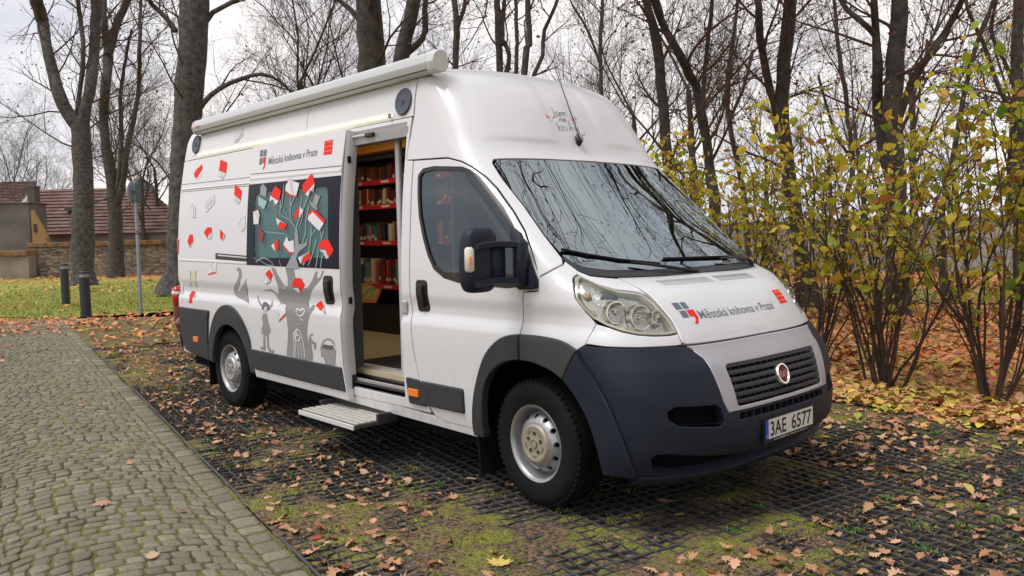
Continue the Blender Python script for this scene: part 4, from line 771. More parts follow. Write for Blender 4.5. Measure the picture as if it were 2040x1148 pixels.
# --- aperture surround, rails, step well
mb=MB();mb.box((-1.63,-.90,2.275),(.82,.05,.05));mb.build('aperture_header',GREYM,van)
mb=MB();mb.box((-1.70,-.865,2.225),(1.0,.10,.03));mb.box((-1.70,-.925,2.235),(1.0,.012,.07),bev=.003);hr=mb.build('door_top_rail',GREYM,van)
MB().tube([(-1.86,-.94,2.262),(-1.68,-.94,2.258)],.008,6).build('rail_arm',PAINT,hr)
MB().box((-1.64,-.94,2.255),(.10,.03,.03),bev=.006).build('rail_roller',BLK,hr)
mb=MB();mb.box((-1.17,-.82,1.38),(.03,.16,1.70));mb.build('pillar_lining',M('pillar_grey',(.12,.12,.125),.6),van)
MB().box((-1.185,-1.012,1.075),(.055,.02,.085),bev=.006).build('door_striker',ALU,van)
mb=MB();mb.box((-1.9,-.905,.500),(1.4,.20,.012));mb.build('step_well',M('well_black',(.02,.02,.021),.6),van)
mb=MB();mb.box((-1.9,-.83,.53),(1.4,.03,.09),bev=.004);mb.box((-1.9,-.975,.512),(1.4,.012,.03),bev=.003);mb.box((-1.9,-.80,.580),(1.4,.07,.012),bev=.003);mb.build('threshold',ALU,van)
# step (cassette with ribbed aluminium plate)
st=MB();st.box((-1.81,-1.11,.272),(.75,.32,.030),bev=.006);stp=st.build('step',M('step_base',(.06,.06,.06),.6),van)
st=MB()
for i in range(6):st.box((-1.81,-1.235+.050*i,.2905),(.735,.034,.009),bev=.0015)
st.build('tread_ribs',M('step_tread',(.62,.60,.56),.5,metal=.3,noise=(20,.5,(.4,.38,.34))),stp)
MB().box((-1.81,-1.275,.272),(.752,.012,.034),bev=.003).build('step_edge',M('step_edge_white',(.6,.6,.58),.4),stp)
MB().box((-1.81,-.90,.315),(.80,.14,.06),bev=.01).box((-1.425,-1.0,.30),(.02,.2,.075),bev=.004).box((-2.19,-1.0,.30),(.02,.2,.06),bev=.004).build('step_frame',PLAS,stp)
# --- interior
mb=MB();mb.box((-3.0,0,.555),(3.9,1.8,.03));mb.build('floor',M('beige_floor',(.46,.40,.26),.5,noise=(8,.3,(.33,.29,.22))),van)
mb=MB();mb.box((-3.1,.885,1.5),(3.9,.02,1.95));mb.box((-5.03,0,1.5),(.02,1.8,1.95));mb.build('wall_lining',M('lining_grey',(.16,.165,.17),.7),van)
mb=MB();mb.box((-3.1,0,2.50),(3.8,1.5,.02));ceil=mb.build('ceiling',M('lamplit_ceiling',(.55,.32,.10),.5),van)  # warm lamplight is put into the ceiling colour
mb=MB();mb.box((-3.1,.62,2.445),(3.8,.30,.10));mb.build('ceiling_cornice',M('lamplit_cornice',(.75,.36,.06),.5),van)  # orange lamplight is painted into the cornice colour too
mb=MB();mb.box((-2.02,-.90,1.38),(.04,.12,1.62));mb.box((-2.04,-.83,1.4),(.08,.02,1.66));mb.build('side_trim',M('trim_grey',(.10,.105,.11),.7),van)
mb=MB();mb.tube([(-1.50,-.80,.56),(-1.50,-.80,2.30)],.026,14);mb.build('grab_pole',M('pole_grey',(.55,.56,.60),.35,metal=.3),van,True)
mb=MB();mb.box((-1.15,.19,1.55),(.03,1.34,1.9));mb.build('bulkhead',M('bulkhead_dark',(.035,.045,.055),.6),van)
MB().tube([(-1.15,-.66+.012*math.cos(i*2.1),.7+.0*i) for i in range(1)]+[(-1.15,-.66,2.2)],.001,4).box((-1.15,-.565,1.55),(.035,.12,1.6),bev=.015).build('cab_curtain',M('curtain_blue_grey',(.34,.40,.46),.7,noise=(5,.5,(.24,.29,.34))),van)
SH=[2.105,1.855,1.48,1.03]
SHR=M('red_shelf',(.55,.015,.03),.4);BCB=M('bookcase_back',(.035,.04,.055),.7)
mb=MB();mb.box((-3.3,.885-.03,1.56),(3.2,.02,1.9));bk=mb.build('bookcase',BCB,van)
mb=MB();
for x in (-4.9,-3.05,-1.72):mb.box((x,.73,1.5),(.03,.27,1.85))
mb.build('upright',BCB,bk)
for z in SH+[2.36]:
    mb=MB();mb.box((-3.3,.735,z-.009),(3.2,.25,.018));mb.box((-3.3,.605,z),(3.2,.012,.05));s_=mb.build('shelf',SHR if z<2.3 else BCB,bk)
    if z<2.3:
        mb=MB()
        for x in (-4.25,-3.75,-2.9):mb.box((x,.597,z),(.14,.004,.022))
        mb.build('shelf_label',M('label_card',(.7,.68,.6),.6),s_)
mb=MB();mb.box((-3.3,.69,.71),(3.2,.38,.28));
mb.build('base_cupboard',M('cupboard_black',(.012,.012,.014),.5),van)
ld=bpy.data.lights.new('ceiling_lamp','AREA');ld.shape='RECTANGLE';ld.size=1.6;ld.size_y=.25;ld.energy=4;ld.color=(1,.78,.5);lo=bpy.data.objects.new('ceiling_lamp_light',ld);COL.objects.link(lo);lo.parent=van;lo.location=(-3.2,-.1,2.46)
MB().box((-3.2,-.1,2.478),(1.6,.2,.02)).build('ceiling_lamp',M('lamp_panel',(1,.9,.7),.5,emit=((1,.75,.45),2.0)),van)
# seats, dash, steering wheel
SEAT=M('seat_fabric',(.05,.055,.065),.9,bump=(300,.3,.002))
for y in (-.55,.1,.5):
    mb=MB();mb.box((-.62,y,.98),(.50,.45,.14),bev=.05);mb.box((-.84,y,1.32),(.13,.44,.62),bev=.05,rot=Matrix.Rotation(R_(-8),3,'Y'));mb.box((-.90,y,1.72),(.10,.24,.17),bev=.04);mb.build('seat',SEAT,van,True,60)
mb=MB();mb.box((.16,0,1.14),(.62,1.75,.22),bev=.06);mb.box((.02,0,.95),(.35,1.7,.3),bev=.04);mb.build('dashboard',M('dash_grey',(.045,.047,.05),.7),van,True,60)
mb=MB();n=28
ring=[Vector((-.27,.52,1.22))+Matrix.Rotation(R_(-28),3,'Y')@Vector((0,.19*math.cos(2*math.pi*i/n),.19*math.sin(2*math.pi*i/n))) for i in range(n+1)]
mb.tube(ring,.014,8);mb.tube([(-.27,.52,1.22),(-.05,.52,1.1)],.03,8);mb.tube([ring[0],ring[14]],.014,6);mb.build('steering_wheel',BLK,van,True)
# --- mirrors
def mirror(s):
    def X(p):return (p[0],p[1]*s,p[2])
    rt=None
    mb=MB()
    # housing: superellipsoid shell, taller than wide, flatter at the back
    V=[];nu,nv=28,16;cx,cyy,cz=-.135,-1.262,1.405
    for j in range(nv+1):
        ph=-math.pi/2+math.pi*j/nv
        for i in range(nu):
            th=2*math.pi*i/nu
            se=lambda c,e:math.copysign(abs(c)**e,c)
            y=se(math.cos(ph),.45)*se(math.cos(th),.55)*.112;x=se(math.cos(ph),.45)*se(math.sin(th),.7)*.068;z=se(math.sin(ph),.5)*.178
            x=x*(1.0 if x>0 else .75);y-=.012*(z/.178)*0;
            y+= -.0 if z<0 else .012*(z/.178)
            V.append(X((cx+x,cyy+y,cz+z)))
    F=[(j*nu+i,j*nu+(i+1)%nu,(j+1)*nu+(i+1)%nu,(j+1)*nu+i) for j in range(nv) for i in range(nu)]
    mb.add(V,F);h=mb.build('wing_mirror',BPLAS,van,True,60)
    for z0 in (1.488,1.292):
        mb=MB();P=[(-.075,-1.33,z0-.012),(-.06,-1.25,z0),(-.045,-1.17,z0),(-.02,-1.11,z0-.003),(-.012,-1.06,z0-.006)]
        rings=[]
        for k,p in enumerate(P):
            hh=.018;ww=.026;rings+=[X((p[0]+a*ww,p[1]+b*0+a*ww*.3,p[2]+c*hh)) for a,b,c in ((1,0,-.7),(1,0,.7),(.6,0,1),(-.6,0,1),(-1,0,.6),(-1,0,-.6),(-.6,0,-1),(.6,0,-1))]
        mb.add(rings,[(k*8+i,k*8+(i+1)%8,(k+1)*8+(i+1)%8,(k+1)*8+i) for k in range(4) for i in range(8)]+[tuple(range(8)),tuple(range(32,40))]);mb.build('arm',BPLAS,h,True,50)
    mb=MB();mb.box(X((-.015,-1.05,1.385)),(.08,.09,.26),bev=.025,rz=.25*s);mb.build('hinge_block',BPLAS,h,True,60)
    MB().box(X((-.075,-1.165,1.39)),(.05,.10,.20),bev=.015,rz=.1*s).build('mirror_gap_filler',BPLAS,h,True,60)  # dark filler block added so the gap between the arms stays dark
    mb=MB();mb.box(X((-.088,-1.355,1.41)),(.05,.045,.135),bev=.012,rz=-.5*-s);lm=mb.build('indicator',M('clear_lens',(.68,.66,.56),.15,coat=.8),h,True,60)
    MB().box(X((-.064,-1.368,1.405)),(.01,.012,.045),bev=.002,rz=-.5*-s).build('amber_element',ORG,lm)
    MB().box(X((-.183,-1.255,1.41)),(.006,.15,.24),bev=.002).build('mirror_glass',M('mirror_silver',(.8,.82,.83),.02,metal=1),h)
mirror(1)
# --- wheels
def wheel(x,y,s,steer,cap,name='wheel'):
    w_=empty(name,(x,y,.36),0);w_.parent=van;w_.rotation_euler=(0,0,steer+(0 if s>0 else math.pi))
    tp=[(.208,-.095),(.222,-.110),(.245,-.114),(.27,-.120),(.30,-.121),(.325,-.116),(.343,-.103),(.354,-.088),(.358,-.07)]
    tp+=[(.360,-.066),(.360,-.038),(.352,-.036),(.352,-.030),(.360,-.028),(.360,-.003),(.352,-.002),(.352,.004),(.360,.006),(.360,.03),(.352,.032),(.352,.038),(.360,.04),(.359,.07),(.35,.095),(.31,.118),(.24,.112),(.21,.09)]
    mb=MB();mb.lathe(tp,axis='y',n=72)
    for i in range(60):                           # shoulder blocks
        a=2*math.pi*i/60;c,s_=math.cos(a),math.sin(a)
        for yy in (-.088,.088):
            q=Matrix.Rotation(-a,3,'Y');mb.box((.352*c,yy,.352*s_),(.016,.030,.020),bev=.002,rot=q)
    t=mb.build('tyre',RUB,w_,True,40)
    mb=MB();mb.lathe([(.206,-.085),(.222,-.106),(.219,-.113),(.209,-.110),(.199,-.098),(.196,-.080),(.192,-.060),(.186,-.030),(.183,.06),(.2,.1)],axis='y',n=64)
    hole=[]
    O=ell(0,0,.187,.187,64);I=ell(0,0,.095,.095,40);hs=[]
    for i in range(12):
        a=math.pi*2*i/12+.1;hs.append([(.152*math.cos(a)+.0155*math.cos(b)*-math.sin(a)+.0115*math.sin(b)*math.cos(a),.152*math.sin(a)+.0155*math.cos(b)*math.cos(a)+.0115*math.sin(b)*math.sin(a)) for b in [2*math.pi*k/14 for k in range(14)]])
    yf=pch([(.09,-.108),(.118,-.108),(.132,-.103),(.150,-.088),(.166,-.066),(.180,-.040),(.19,-.030)])
    V,F=cdt([O,I]+hs,.014);n0=len(mb.v);mb.add([(a,yf(math.hypot(a,b)),b) for a,b in V],[tuple(int(i) for i in t_) for t_ in F])
    for h in hs:
        k=len(h);mb.add([(a,yf(math.hypot(a,b)),b) for a,b in h]+[(a*.985,yf(math.hypot(a,b))+.018,b*.985) for a,b in h],[(i,(i+1)%k,(i+1)%k+k,i+k) for i in range(k)])
    rm=mb.build('rim',STEEL,w_,True,50)
    MB().lathe([(.0001,.0),(.19,.0)],axis='y',n=32).build('dark_backing_disc',DARK,w_)  # dark disc stands in for the shade behind the wheel holes
    mb=MB();lug=[ell(.056*math.cos(2*math.pi*i/5+.3),.056*math.sin(2*math.pi*i/5+.3),.0155,.0155,16) for i in range(5)]
    cf=pch([(0,-.120),(.022,-.121),(.026,-.117),(.045,-.116),(.082,-.117),(.096,-.121),(.108,-.118),(.114,-.106)])
    V,F=cdt([ell(0,0,.114,.114,56)]+lug,.009);mb.add([(a,cf(math.hypot(a,b)),b) for a,b in V],[tuple(int(i) for i in t_) for t_ in F])
    for h in lug:
        k=len(h);mb.add([(a,cf(math.hypot(a,b)),b) for a,b in h]+[(a,-.085,b) for a,b in h],[(i,(i+1)%k,(i+1)%k+k,i+k) for i in range(k)]+[])
        MB().add([(a,-.088,b) for a,b in h],[tuple(range(k))]).build('lug_hole',DARK,w_)  # dark plate stands in for shade in the lug recess
    hc=mb.build('hub_cap',cap,w_,True,60)
    mb=MB();mb.lathe([(.026,-.112),(.026,-.1235),(.020,-.1235),(.018,-.121)],axis='y',n=24)
    for i in range(5):
        a=2*math.pi*i/5+.3+math.pi/5
        pts=[(r*math.cos(a+d),-.1195,r*math.sin(a+d)) for r,d in ((.070,-.25),(.070,-.12),(.070,0),(.070,.12),(.070,.25),(.079,.25),(.079,.12),(.079,0),(.079,-.12),(.079,-.25))];mb.add(pts,[tuple(range(10))])
    mb.build('cap_detail',M('cap_detail',(.20,.17,.12),.6),hc,True)
    return w_
wheel(0,-.865,1,R_(-4),HUBC);wheel(0,.865,-1,R_(-4),HUBC);wheel(-4.035,-.865,1,0,HUBR);wheel(-4.035,.865,-1,0,HUBR)
MB().box((-.475,-.90,.24),(.012,.20,.30),bev=.004,rot=Matrix.Rotation(R_(-5),3,'Y')).build('mud_flap',RUB,van)
MB().box((-4.49,-.88,.30),(.012,.22,.30),bev=.004).build('mud_flap',RUB,van)
# ---------------------------------------------------------------- books (each lifts off its shelf)
BCOL={'dark red':(.16,.012,.015),'maroon':(.09,.012,.02),'brown':(.13,.05,.02),'black':(.012,.012,.015),'navy':(.015,.03,.09),'green':(.02,.09,.05),'tan':(.42,.29,.16),'grey':(.18,.18,.19),'orange':(.55,.20,.03),'bright red':(.55,.02,.03),'cream':(.6,.55,.42),'pink':(.55,.12,.22),'teal':(.03,.16,.18)}
BM={k:M('cover_'+k.replace(' ','_'),v,.45) for k,v in BCOL.items()}
rows=[('top',SH[0],.19,['dark red','maroon','brown','dark red','black','maroon']),('second',SH[1],.2,['dark red','tan','black','brown','cream','maroon']),('third',SH[2],.22,['brown','tan','pink','navy','teal','orange','green','grey','dark red','cream']),('bottom',SH[3],.29,['green','bright red','dark red','black','cream','teal','navy','grey'])]
PAGE=M('book_pages',(.62,.57,.45),.8)
def book(x,y,z,t,d,h,col,lab,lean=0):
    o=MB().box((0,0,h/2),(t,d,h),bev=.002).build('book',BM[col]);o.location=(x,y,z);o.rotation_euler=(0,lean,0)
    MB().box((0,.004,h/2+.0015),(t*.8,d*.93,h-.006)).build('pages',PAGE,o)
    tag(o,lab,'book','books on the red shelves')
    if rng.random()<.5:
        MB().box((0,-d/2-.0006,h*rng.uniform(.2,.35)),(t*1.01,.001,.03)).build('spine_label',PAGE,o)
order={}
for rn,z,hh,cols in rows:
    x=-4.86;cnt={}
    while x<-1.8:
        if -3.08<x<-3.0:x=-3.0
        t=rng.uniform(.022,.055);h=hh*rng.uniform(.78,1.0);col=rng.choice(cols);
        if rng.random()<.06:x+=rng.uniform(.03,.1)
        if x+t>-3.08 and x<-3.05:x=-3.02;continue
        if x+t>-1.75:break
        if not (-3.2<x<-2.75 and rn!='third') or rng.random()<.7:
            cnt[col]=cnt.get(col,0)+1
            tot=sum(cnt.values());lab='%s book, number %d from the rear on the %s red shelf'%(col,tot,rn)
            book(x+t/2,.70+rng.uniform(-.01,.015),z,t,.15,h,col,lab,rng.choice([0,0,0,.06,-.04]))
        x+=t+.0015+(.012 if rng.random()<.1 else 0)
o=MB().box((0,0,.13),(.30,.02,.24),bev=.004).build('display_book',BM['orange']);tag(o,'orange picture book standing open-faced below the bottom red shelf','book')
o.location=(-4.03,.50,.852);o.rotation_euler=(R_(-32),0,R_(10))
MB().box((.0,-.011,.13),(.24,.003,.17)).build('cover_picture',M('cover_print',(.60,.42,.12),.5,noise=(14,1,(.12,.22,.16))),o)
o=MB().box((0,0,.004),(.95,.66,.008),bev=.003).build('door_mat',M('mat_black',(.012,.012,.013),.95,bump=(400,.5,.003)));o.location=(-1.78,-.42,.571);tag(o,'black fibre door mat lying on the beige van floor inside the side door','door mat')
# ================================================================ GROUND
def rand_patch():pass
# base: one huge sheet to the horizon: leaf-strewn soil
def groundmat():
    m=bpy.data.materials.new('leafy_soil');m.use_nodes=True;t=m.node_tree;b=t.nodes['Principled BSDF'];l=t.links.new;b.inputs['Roughness'].default_value=.9
    tc=t.nodes.new('ShaderNodeTexCoord')
    vo=t.nodes.new('ShaderNodeTexVoronoi');vo.inputs['Scale'].default_value=13;l(tc.outputs['Object'],vo.inputs[0])
    r=t.nodes.new('ShaderNodeValToRGB');e=r.color_ramp.elements
    cols=[(.09,.045,.02),(.46,.15,.05),(.60,.25,.09),(.24,.09,.035),(.62,.31,.12),(.52,.34,.06),(.42,.13,.045),(.13,.09,.03)]
    while len(e)<len(cols):e.new(.5)
    for i,c in enumerate(cols):e[i].position=i/(len(cols)-1);e[i].color=(*c,1)
    sp=t.nodes.new('ShaderNodeSeparateColor');l(vo.outputs['Color'],sp.inputs[0]);l(sp.outputs[0],r.inputs[0])
    n=t.nodes.new('ShaderNodeTexNoise');n.inputs['Scale'].default_value=.45;n.inputs['Detail'].default_value=5;l(tc.outputs['Object'],n.inputs[0])
    mr=t.nodes.new('ShaderNodeMapRange');mr.inputs[1].default_value=.48;mr.inputs[2].default_value=.60;l(n.outputs[0],mr.inputs[0])
    n2=t.nodes.new('ShaderNodeTexNoise');n2.inputs['Scale'].default_value=9;n2.inputs['Detail'].default_value=6;l(tc.outputs['Object'],n2.inputs[0])
    g=t.nodes.new('ShaderNodeValToRGB');g.color_ramp.elements[0].color=(.05,.075,.012,1);g.color_ramp.elements[1].color=(.17,.23,.035,1);g.color_ramp.elements[0].position=.35;g.color_ramp.elements[1].position=.65;l(n2.outputs[0],g.inputs[0])
    x=t.nodes.new('ShaderNodeMixRGB');mm=t.nodes.new('ShaderNodeMath');mm.operation='MULTIPLY';mm.inputs[1].default_value=.55;l(mr.outputs[0],mm.inputs[0]);l(mm.outputs[0],x.inputs[0]);l(r.outputs[0],x.inputs[1]);l(g.outputs[0],x.inputs[2]);l(x.outputs[0],b.inputs['Base Color'])
    bp=t.nodes.new('ShaderNodeBump');bp.inputs['Strength'].default_value=.8;bp.inputs['Distance'].default_value=.03;l(sp.outputs[1],bp.inputs['Height']);l(bp.outputs[0],b.inputs['Normal'])
    return m
GM=groundmat()
me=bpy.data.meshes.new('ground');s_=320;me.from_pydata([(-s_,-s_,-.05),(s_,-s_,-.05),(s_,s_,-.05),(-s_,s_,-.05)],[],[(0,1,2,3)])
tag(link('ground',me,GM),kind='structure')
# raised leaf bed beyond the parking grid (gently uneven)
def sheet(name,fx,e1a,e1b,e2a,e2b,d,mat,zf,edge=None):
    n1=int((e1b-e1a)/d)+1;n2=int((e2b-e2a)/d)+1
    a,b=np.meshgrid(np.linspace(e1a,e1b,n1),np.linspace(e2a,e2b,n2),indexing='ij');z=zf(a,b)
    V=KO+a[...,None]*E1+b[...,None]*E2;V[...,2]=z;V=V.reshape(-1,3)
    i,j=np.meshgrid(np.arange(n1-1),np.arange(n2-1),indexing='ij');q=(i*n2+j).ravel();F=np.stack([q,q+n2,q+n2+1,q+1],1)
    o=npmesh(name,V,F,mat,smooth=True);return tag(o,kind='structure')
def vn(a,b,s,seed):
    """cheap smooth value noise"""
    r=np.random.default_rng(seed);T=r.random((64,64));x=a/s;y=b/s;i=np.floor(x).astype(int);j=np.floor(y).astype(int);fx=x-i;fy=y-j;fx=fx*fx*(3-2*fx);fy=fy*fy*(3-2*fy)
    g=lambda p,q:T[p%64,q%64];return (g(i,j)*(1-fx)+g(i+1,j)*fx)*(1-fy)+(g(i,j+1)*(1-fx)+g(i+1,j+1)*fx)*fy
PW_=5.15
def soilz(a,b):
    h=vn(a,b,.9,1)*.55+vn(a,b,.33,2)*.3+vn(a,b,.12,3)*.3      # 0..1.15
    z=-.020+.024*np.clip((h-.46)/.26,0,1)+(vn(a,b,.04,5)-.5)*.010
    z=z-.016*np.exp(-((a-2.2)/3.2)**4-((b-2.2)/1.0)**4)          # soil lowered under the van to darken the ground there
    return z
def soilmat():
    m=bpy.data.materials.new('mossy_soil');m.use_nodes=True;t=m.node_tree;b=t.nodes['Principled BSDF'];l=t.links.new;b.inputs['Roughness'].default_value=.95
    tc=t.nodes.new('ShaderNodeTexCoord')
    def ns(s,d=6,r=.6):
        n=t.nodes.new('ShaderNodeTexNoise');n.inputs['Scale'].default_value=s;n.inputs['Detail'].default_value=d;n.inputs['Roughness'].default_value=r;l(tc.outputs['Object'],n.inputs[0]);return n
    a=ns(38);c=ns(2.6,9,.8);d=ns(90,3)
    r=t.nodes.new('ShaderNodeValToRGB');r.color_ramp.elements[0].color=(.014,.010,.008,1);r.color_ramp.elements[1].color=(.30,.19,.11,1);r.color_ramp.elements[0].position=.38;r.color_ramp.elements[1].position=.68;l(a.outputs[0],r.inputs[0])
    g=t.nodes.new('ShaderNodeValToRGB');g.color_ramp.elements[0].color=(.055,.065,.010,1);g.color_ramp.elements[1].color=(.36,.36,.045,1);g.color_ramp.elements[0].position=.36;g.color_ramp.elements[1].position=.70;l(d.outputs[0],g.inputs[0])
    mr=t.nodes.new('ShaderNodeMapRange');mr.inputs[1].default_value=.475;mr.inputs[2].default_value=.57;l(c.outputs[0],mr.inputs[0])
    x=t.nodes.new('ShaderNodeMixRGB');l(mr.outputs[0],x.inputs[0]);l(r.outputs[0],x.inputs[1]);l(g.outputs[0],x.inputs[2]);l(x.outputs[0],b.inputs['Base Color'])
    bp=t.nodes.new('ShaderNodeBump');bp.inputs['Strength'].default_value=1;bp.inputs['Distance'].default_value=.012;l(d.outputs[0],bp.inputs['Height']);l(bp.outputs[0],b.inputs['Normal'])
    return m
SM=soilmat()
sheet('parking_soil',None,-6.2,9.8,0.0,PW_+.25,.032,SM,soilz)
sheet('verge',None,9.82,14.5,0.0,PW_+.25,.06,SM,lambda a,b:-.020+.012*vn(a,b,.5,61)+.006*vn(a,b,.09,62))
sheet('leaf_bed',None,-8,26,PW_+.1,14,.25,GM,lambda a,b:-.03+.035*vn(a,b,.8,9)+.004)
# plastic grass grid
def gridpaver():
    c=.080;hw=.0036;seg=6;V=[];Fq=[]
    n1=int(15.6/c);n2=int(PW_/c)
    u0,w0=-6.0,0.02
    Vs=[];Fs=[];off=0
    amp=.0060
    def lines(nl,length_n,direction):
        nonlocal off
        L_=np.arange(length_n*seg+1)/seg                     # in cells
        for k in range(nl+1):
            sgn=1 if k%2 else -1
            wob=amp*sgn*np.cos(np.pi*L_)*np.abs(np.cos(np.pi*L_))**.5 if k%6 else np.zeros_like(L_)
            if direction==0:a=u0+L_*c;b=w0+k*c+wob
            else:a=u0+k*c+wob;b=w0+L_*c
            h=hw*(2.0 if k%6==0 else 1)
            dx=(0,h) if direction==0 else (h,0)
            P=[]
            for s_,z in ((-1,-.034),(-1,0),(1,0),(1,-.034)):
                P.append(np.stack([a+dx[0]*s_,b+dx[1]*s_,np.full_like(a,z)],1))
            n=len(a);A=np.concatenate(P);A[:,2]+=(vn(A[:,0],A[:,1],.8,21)-.5)*.010-.001
            Vs.append(A);i=np.arange(n-1)
            for r in range(3):Fs.append(off+np.stack([r*n+i,r*n+i+1,(r+1)*n+i+1,(r+1)*n+i],1))
            off+=4*n
    lines(n2,n1,0);lines(n1,n2,1)
    A=np.concatenate(Vs);F=np.concatenate(Fs)
    W_=KO+A[:,:1]*E1+A[:,1:2]*E2;W_[:,2]=A[:,2]
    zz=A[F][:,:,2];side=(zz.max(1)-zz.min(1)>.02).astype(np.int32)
    o=npmesh('grass_grid_paving',W_,F,[M('grid_plastic',(.055,.062,.068),.5,noise=(4,.7,(.085,.086,.080))),M('shaded_grid_plastic',(.016,.014,.012),.8)]);o.data.polygons.foreach_set('material_index',side);tag(o,kind='structure')  # side faces coloured darker to deepen the shade inside the cells
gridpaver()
# cobbles laid in segmental arcs, a row of larger setts along the edge
COB=M('granite_sett',(.2,.2,.2),.75,noise=(38,.55,(.09,.085,.062)),bump=(90,.9,.006),island=[(.14,.122,.080),(.22,.194,.132),(.175,.152,.100),(.275,.24,.168),(.155,.138,.098),(.225,.185,.118)])
def stones(Q,top,name):
    """Q (n,4,2) corner quads in kerb frame"""
    Q=np.asarray(Q);n=len(Q);c=Q.mean(1,keepdims=True)
    q=c+(Q-c)*1.0+nr.normal(0,.0050,Q.shape)
    zt=top+nr.normal(0,.0022,(n,1,1))+nr.normal(0,.0015,(n,4,1))
    def ring(sc,dz):return np.concatenate([c+(q-c)*sc,zt+dz],2)
    # 8-gon rings for rounded corners
    def octo(sc,dz,cut=.16):
        p=c+(q-c)*sc;z=zt+dz;o=[]
        for i in range(4):
            a=p[:,i];b=p[:,(i+1)%4];za=z[:,i];zb=z[:,(i+1)%4]
            o.append(np.concatenate([a+(b-a)*cut,za+(zb-za)*cut],1));o.append(np.concatenate([a+(b-a)*(1-cut),za+(zb-za)*(1-cut)],1))
        return np.stack(o,1)
    R0=octo(1.0,-.03,.10);R1=octo(.985,-.007,.12);R2=octo(.945,-.0018,.15);R3=octo(.62,.0004,.2)
    A=np.concatenate([R0,R1,R2,R3],1)     # n,32,3
    base=(np.arange(n)*32)[:,None]
    F=[]
    for r in range(3):
        for i in range(8):
            j=(i+1)%8;F.append(np.concatenate([base+r*8+i,base+r*8+j,base+(r+1)*8+j,base+(r+1)*8+i],1))
    for a,b,cc,d in ((0,1,2,3),(0,3,4,7),(4,5,6,7)):F.append(np.concatenate([base+24+a,base+24+b,base+24+cc,base+24+d],1))
    A=A.reshape(-1,3);W_=KO+A[:,:1]*E1+A[:,1:2]*E2;W_[:,2]=A[:,2]
    o=npmesh(name,W_,np.concatenate(F),COB,smooth=False);tag(o,kind='structure')
Q=[]
x=-4.
while x<14.6:                                   # edge row
    l_=rng.uniform(.11,.19);g=.006;Q.append([(x+g,-.135),(x+l_-g,-.135),(x+l_-g,-.010),(x+g,-.010)]);x+=l_
x=-4.
Wc=1.26;rs=.095;Rr=.735
rows_=int(19.5/rs)
for col in range(7):
    b0=-.14-(col+1)*Wc;mid=b0+Wc/2
    th1=math.asin(Wc/2/Rr*.998)
    for k in range(rows_):
        a_base=-4.2+k*rs
        # arc of radius Rr bulging to +e1
        arclen=2*th1*Rr;ns=int(round(arclen/.103));fr=np.cumsum([0]+[rng.uniform(.75,1.25) for _ in range(ns)]);fr=fr/fr[-1]
        for i in range(ns):
            t0=-th1+2*th1*fr[i];t1=-th1+2*th1*fr[i+1];gap=.006/Rr
            t0+=gap;t1-=gap
            def pt(t,r):
                return (a_base+Rr*(math.cos(t)-math.cos(th1))+r*1.0,mid+Rr*math.sin(t))
            # rows stack along e1: keep joint width even along the arc by shifting along e1
            g=.006
            p=[pt(t0,g),pt(t0,rs-g),pt(t1,rs-g),pt(t1,g)]
            if p[0][0]>14.4 or p[0][0]<-3.9:continue
            if col>=3 and p[0][0]>-1+0*col and False:continue
            Q.append(p)
Q=[p if area(p)>0 else p[::-1] for p in Q]
# keep only the stones the view can reach (plus a generous margin)
C2=[]
for p in Q:
    wpt=K(p[0][0],p[0][1]);d=wpt-CAM;dep=d@FW
    if dep<.6:continue
    if (d@RT)/dep*FPX+1020>-500:C2.append(p)
stones(C2,0.0,'cobblestone_paving')
MOSS=M('joint_moss',(.05,.045,.03),.95,noise=(1.6,1.0,(.17,.19,.02)),bump=(120,.8,.01))
sheet('paving_joints',None,-6,14.5,-10,0.0,.5,MOSS,lambda a,b:-.0085+0*a)
# path, lawns
def flat(name,pts,z,mat):
    me=bpy.data.meshes.new(name);me.from_pydata([(p[0],p[1],z) for p in pts],[],[tuple(range(len(pts)))]);return tag(link(name,me,mat),kind='structure')
PATH=M('path_dirt',(.16,.115,.085),.9,noise=(5,.8,(.26,.14,.08)),bump=(60,.5,.01))
flat('path',[K(14.55,-14),K(14.55,3),K(13.3,7),K(15.2,7.5),K(16.1,3),K(16.1,-14)],-.030,PATH)
LAWN=M('lawn_soil',(.17,.20,.03),.95,noise=(2.2,.9,(.32,.30,.05)),bump=(50,.8,.02))
lawnL=[G(-700,628),G(-100,626),G(120,632),G(345,628),G(520,615),G(560,552),G(330,556),G(0,560),G(-900,565)]
flat('lawn',lawnL,-.030,LAWN)
lawnR=[G(1560,618),G(1700,600),G(2300,604),G(2300,570),G(1640,570),G(1480,585)]
flat('lawn',lawnR,-.024,LAWN)
flat('path',[G(1560,640),G(1750,634),G(2400,660),G(2400,618),G(1800,608),G(1560,618)],-.020,PATH)
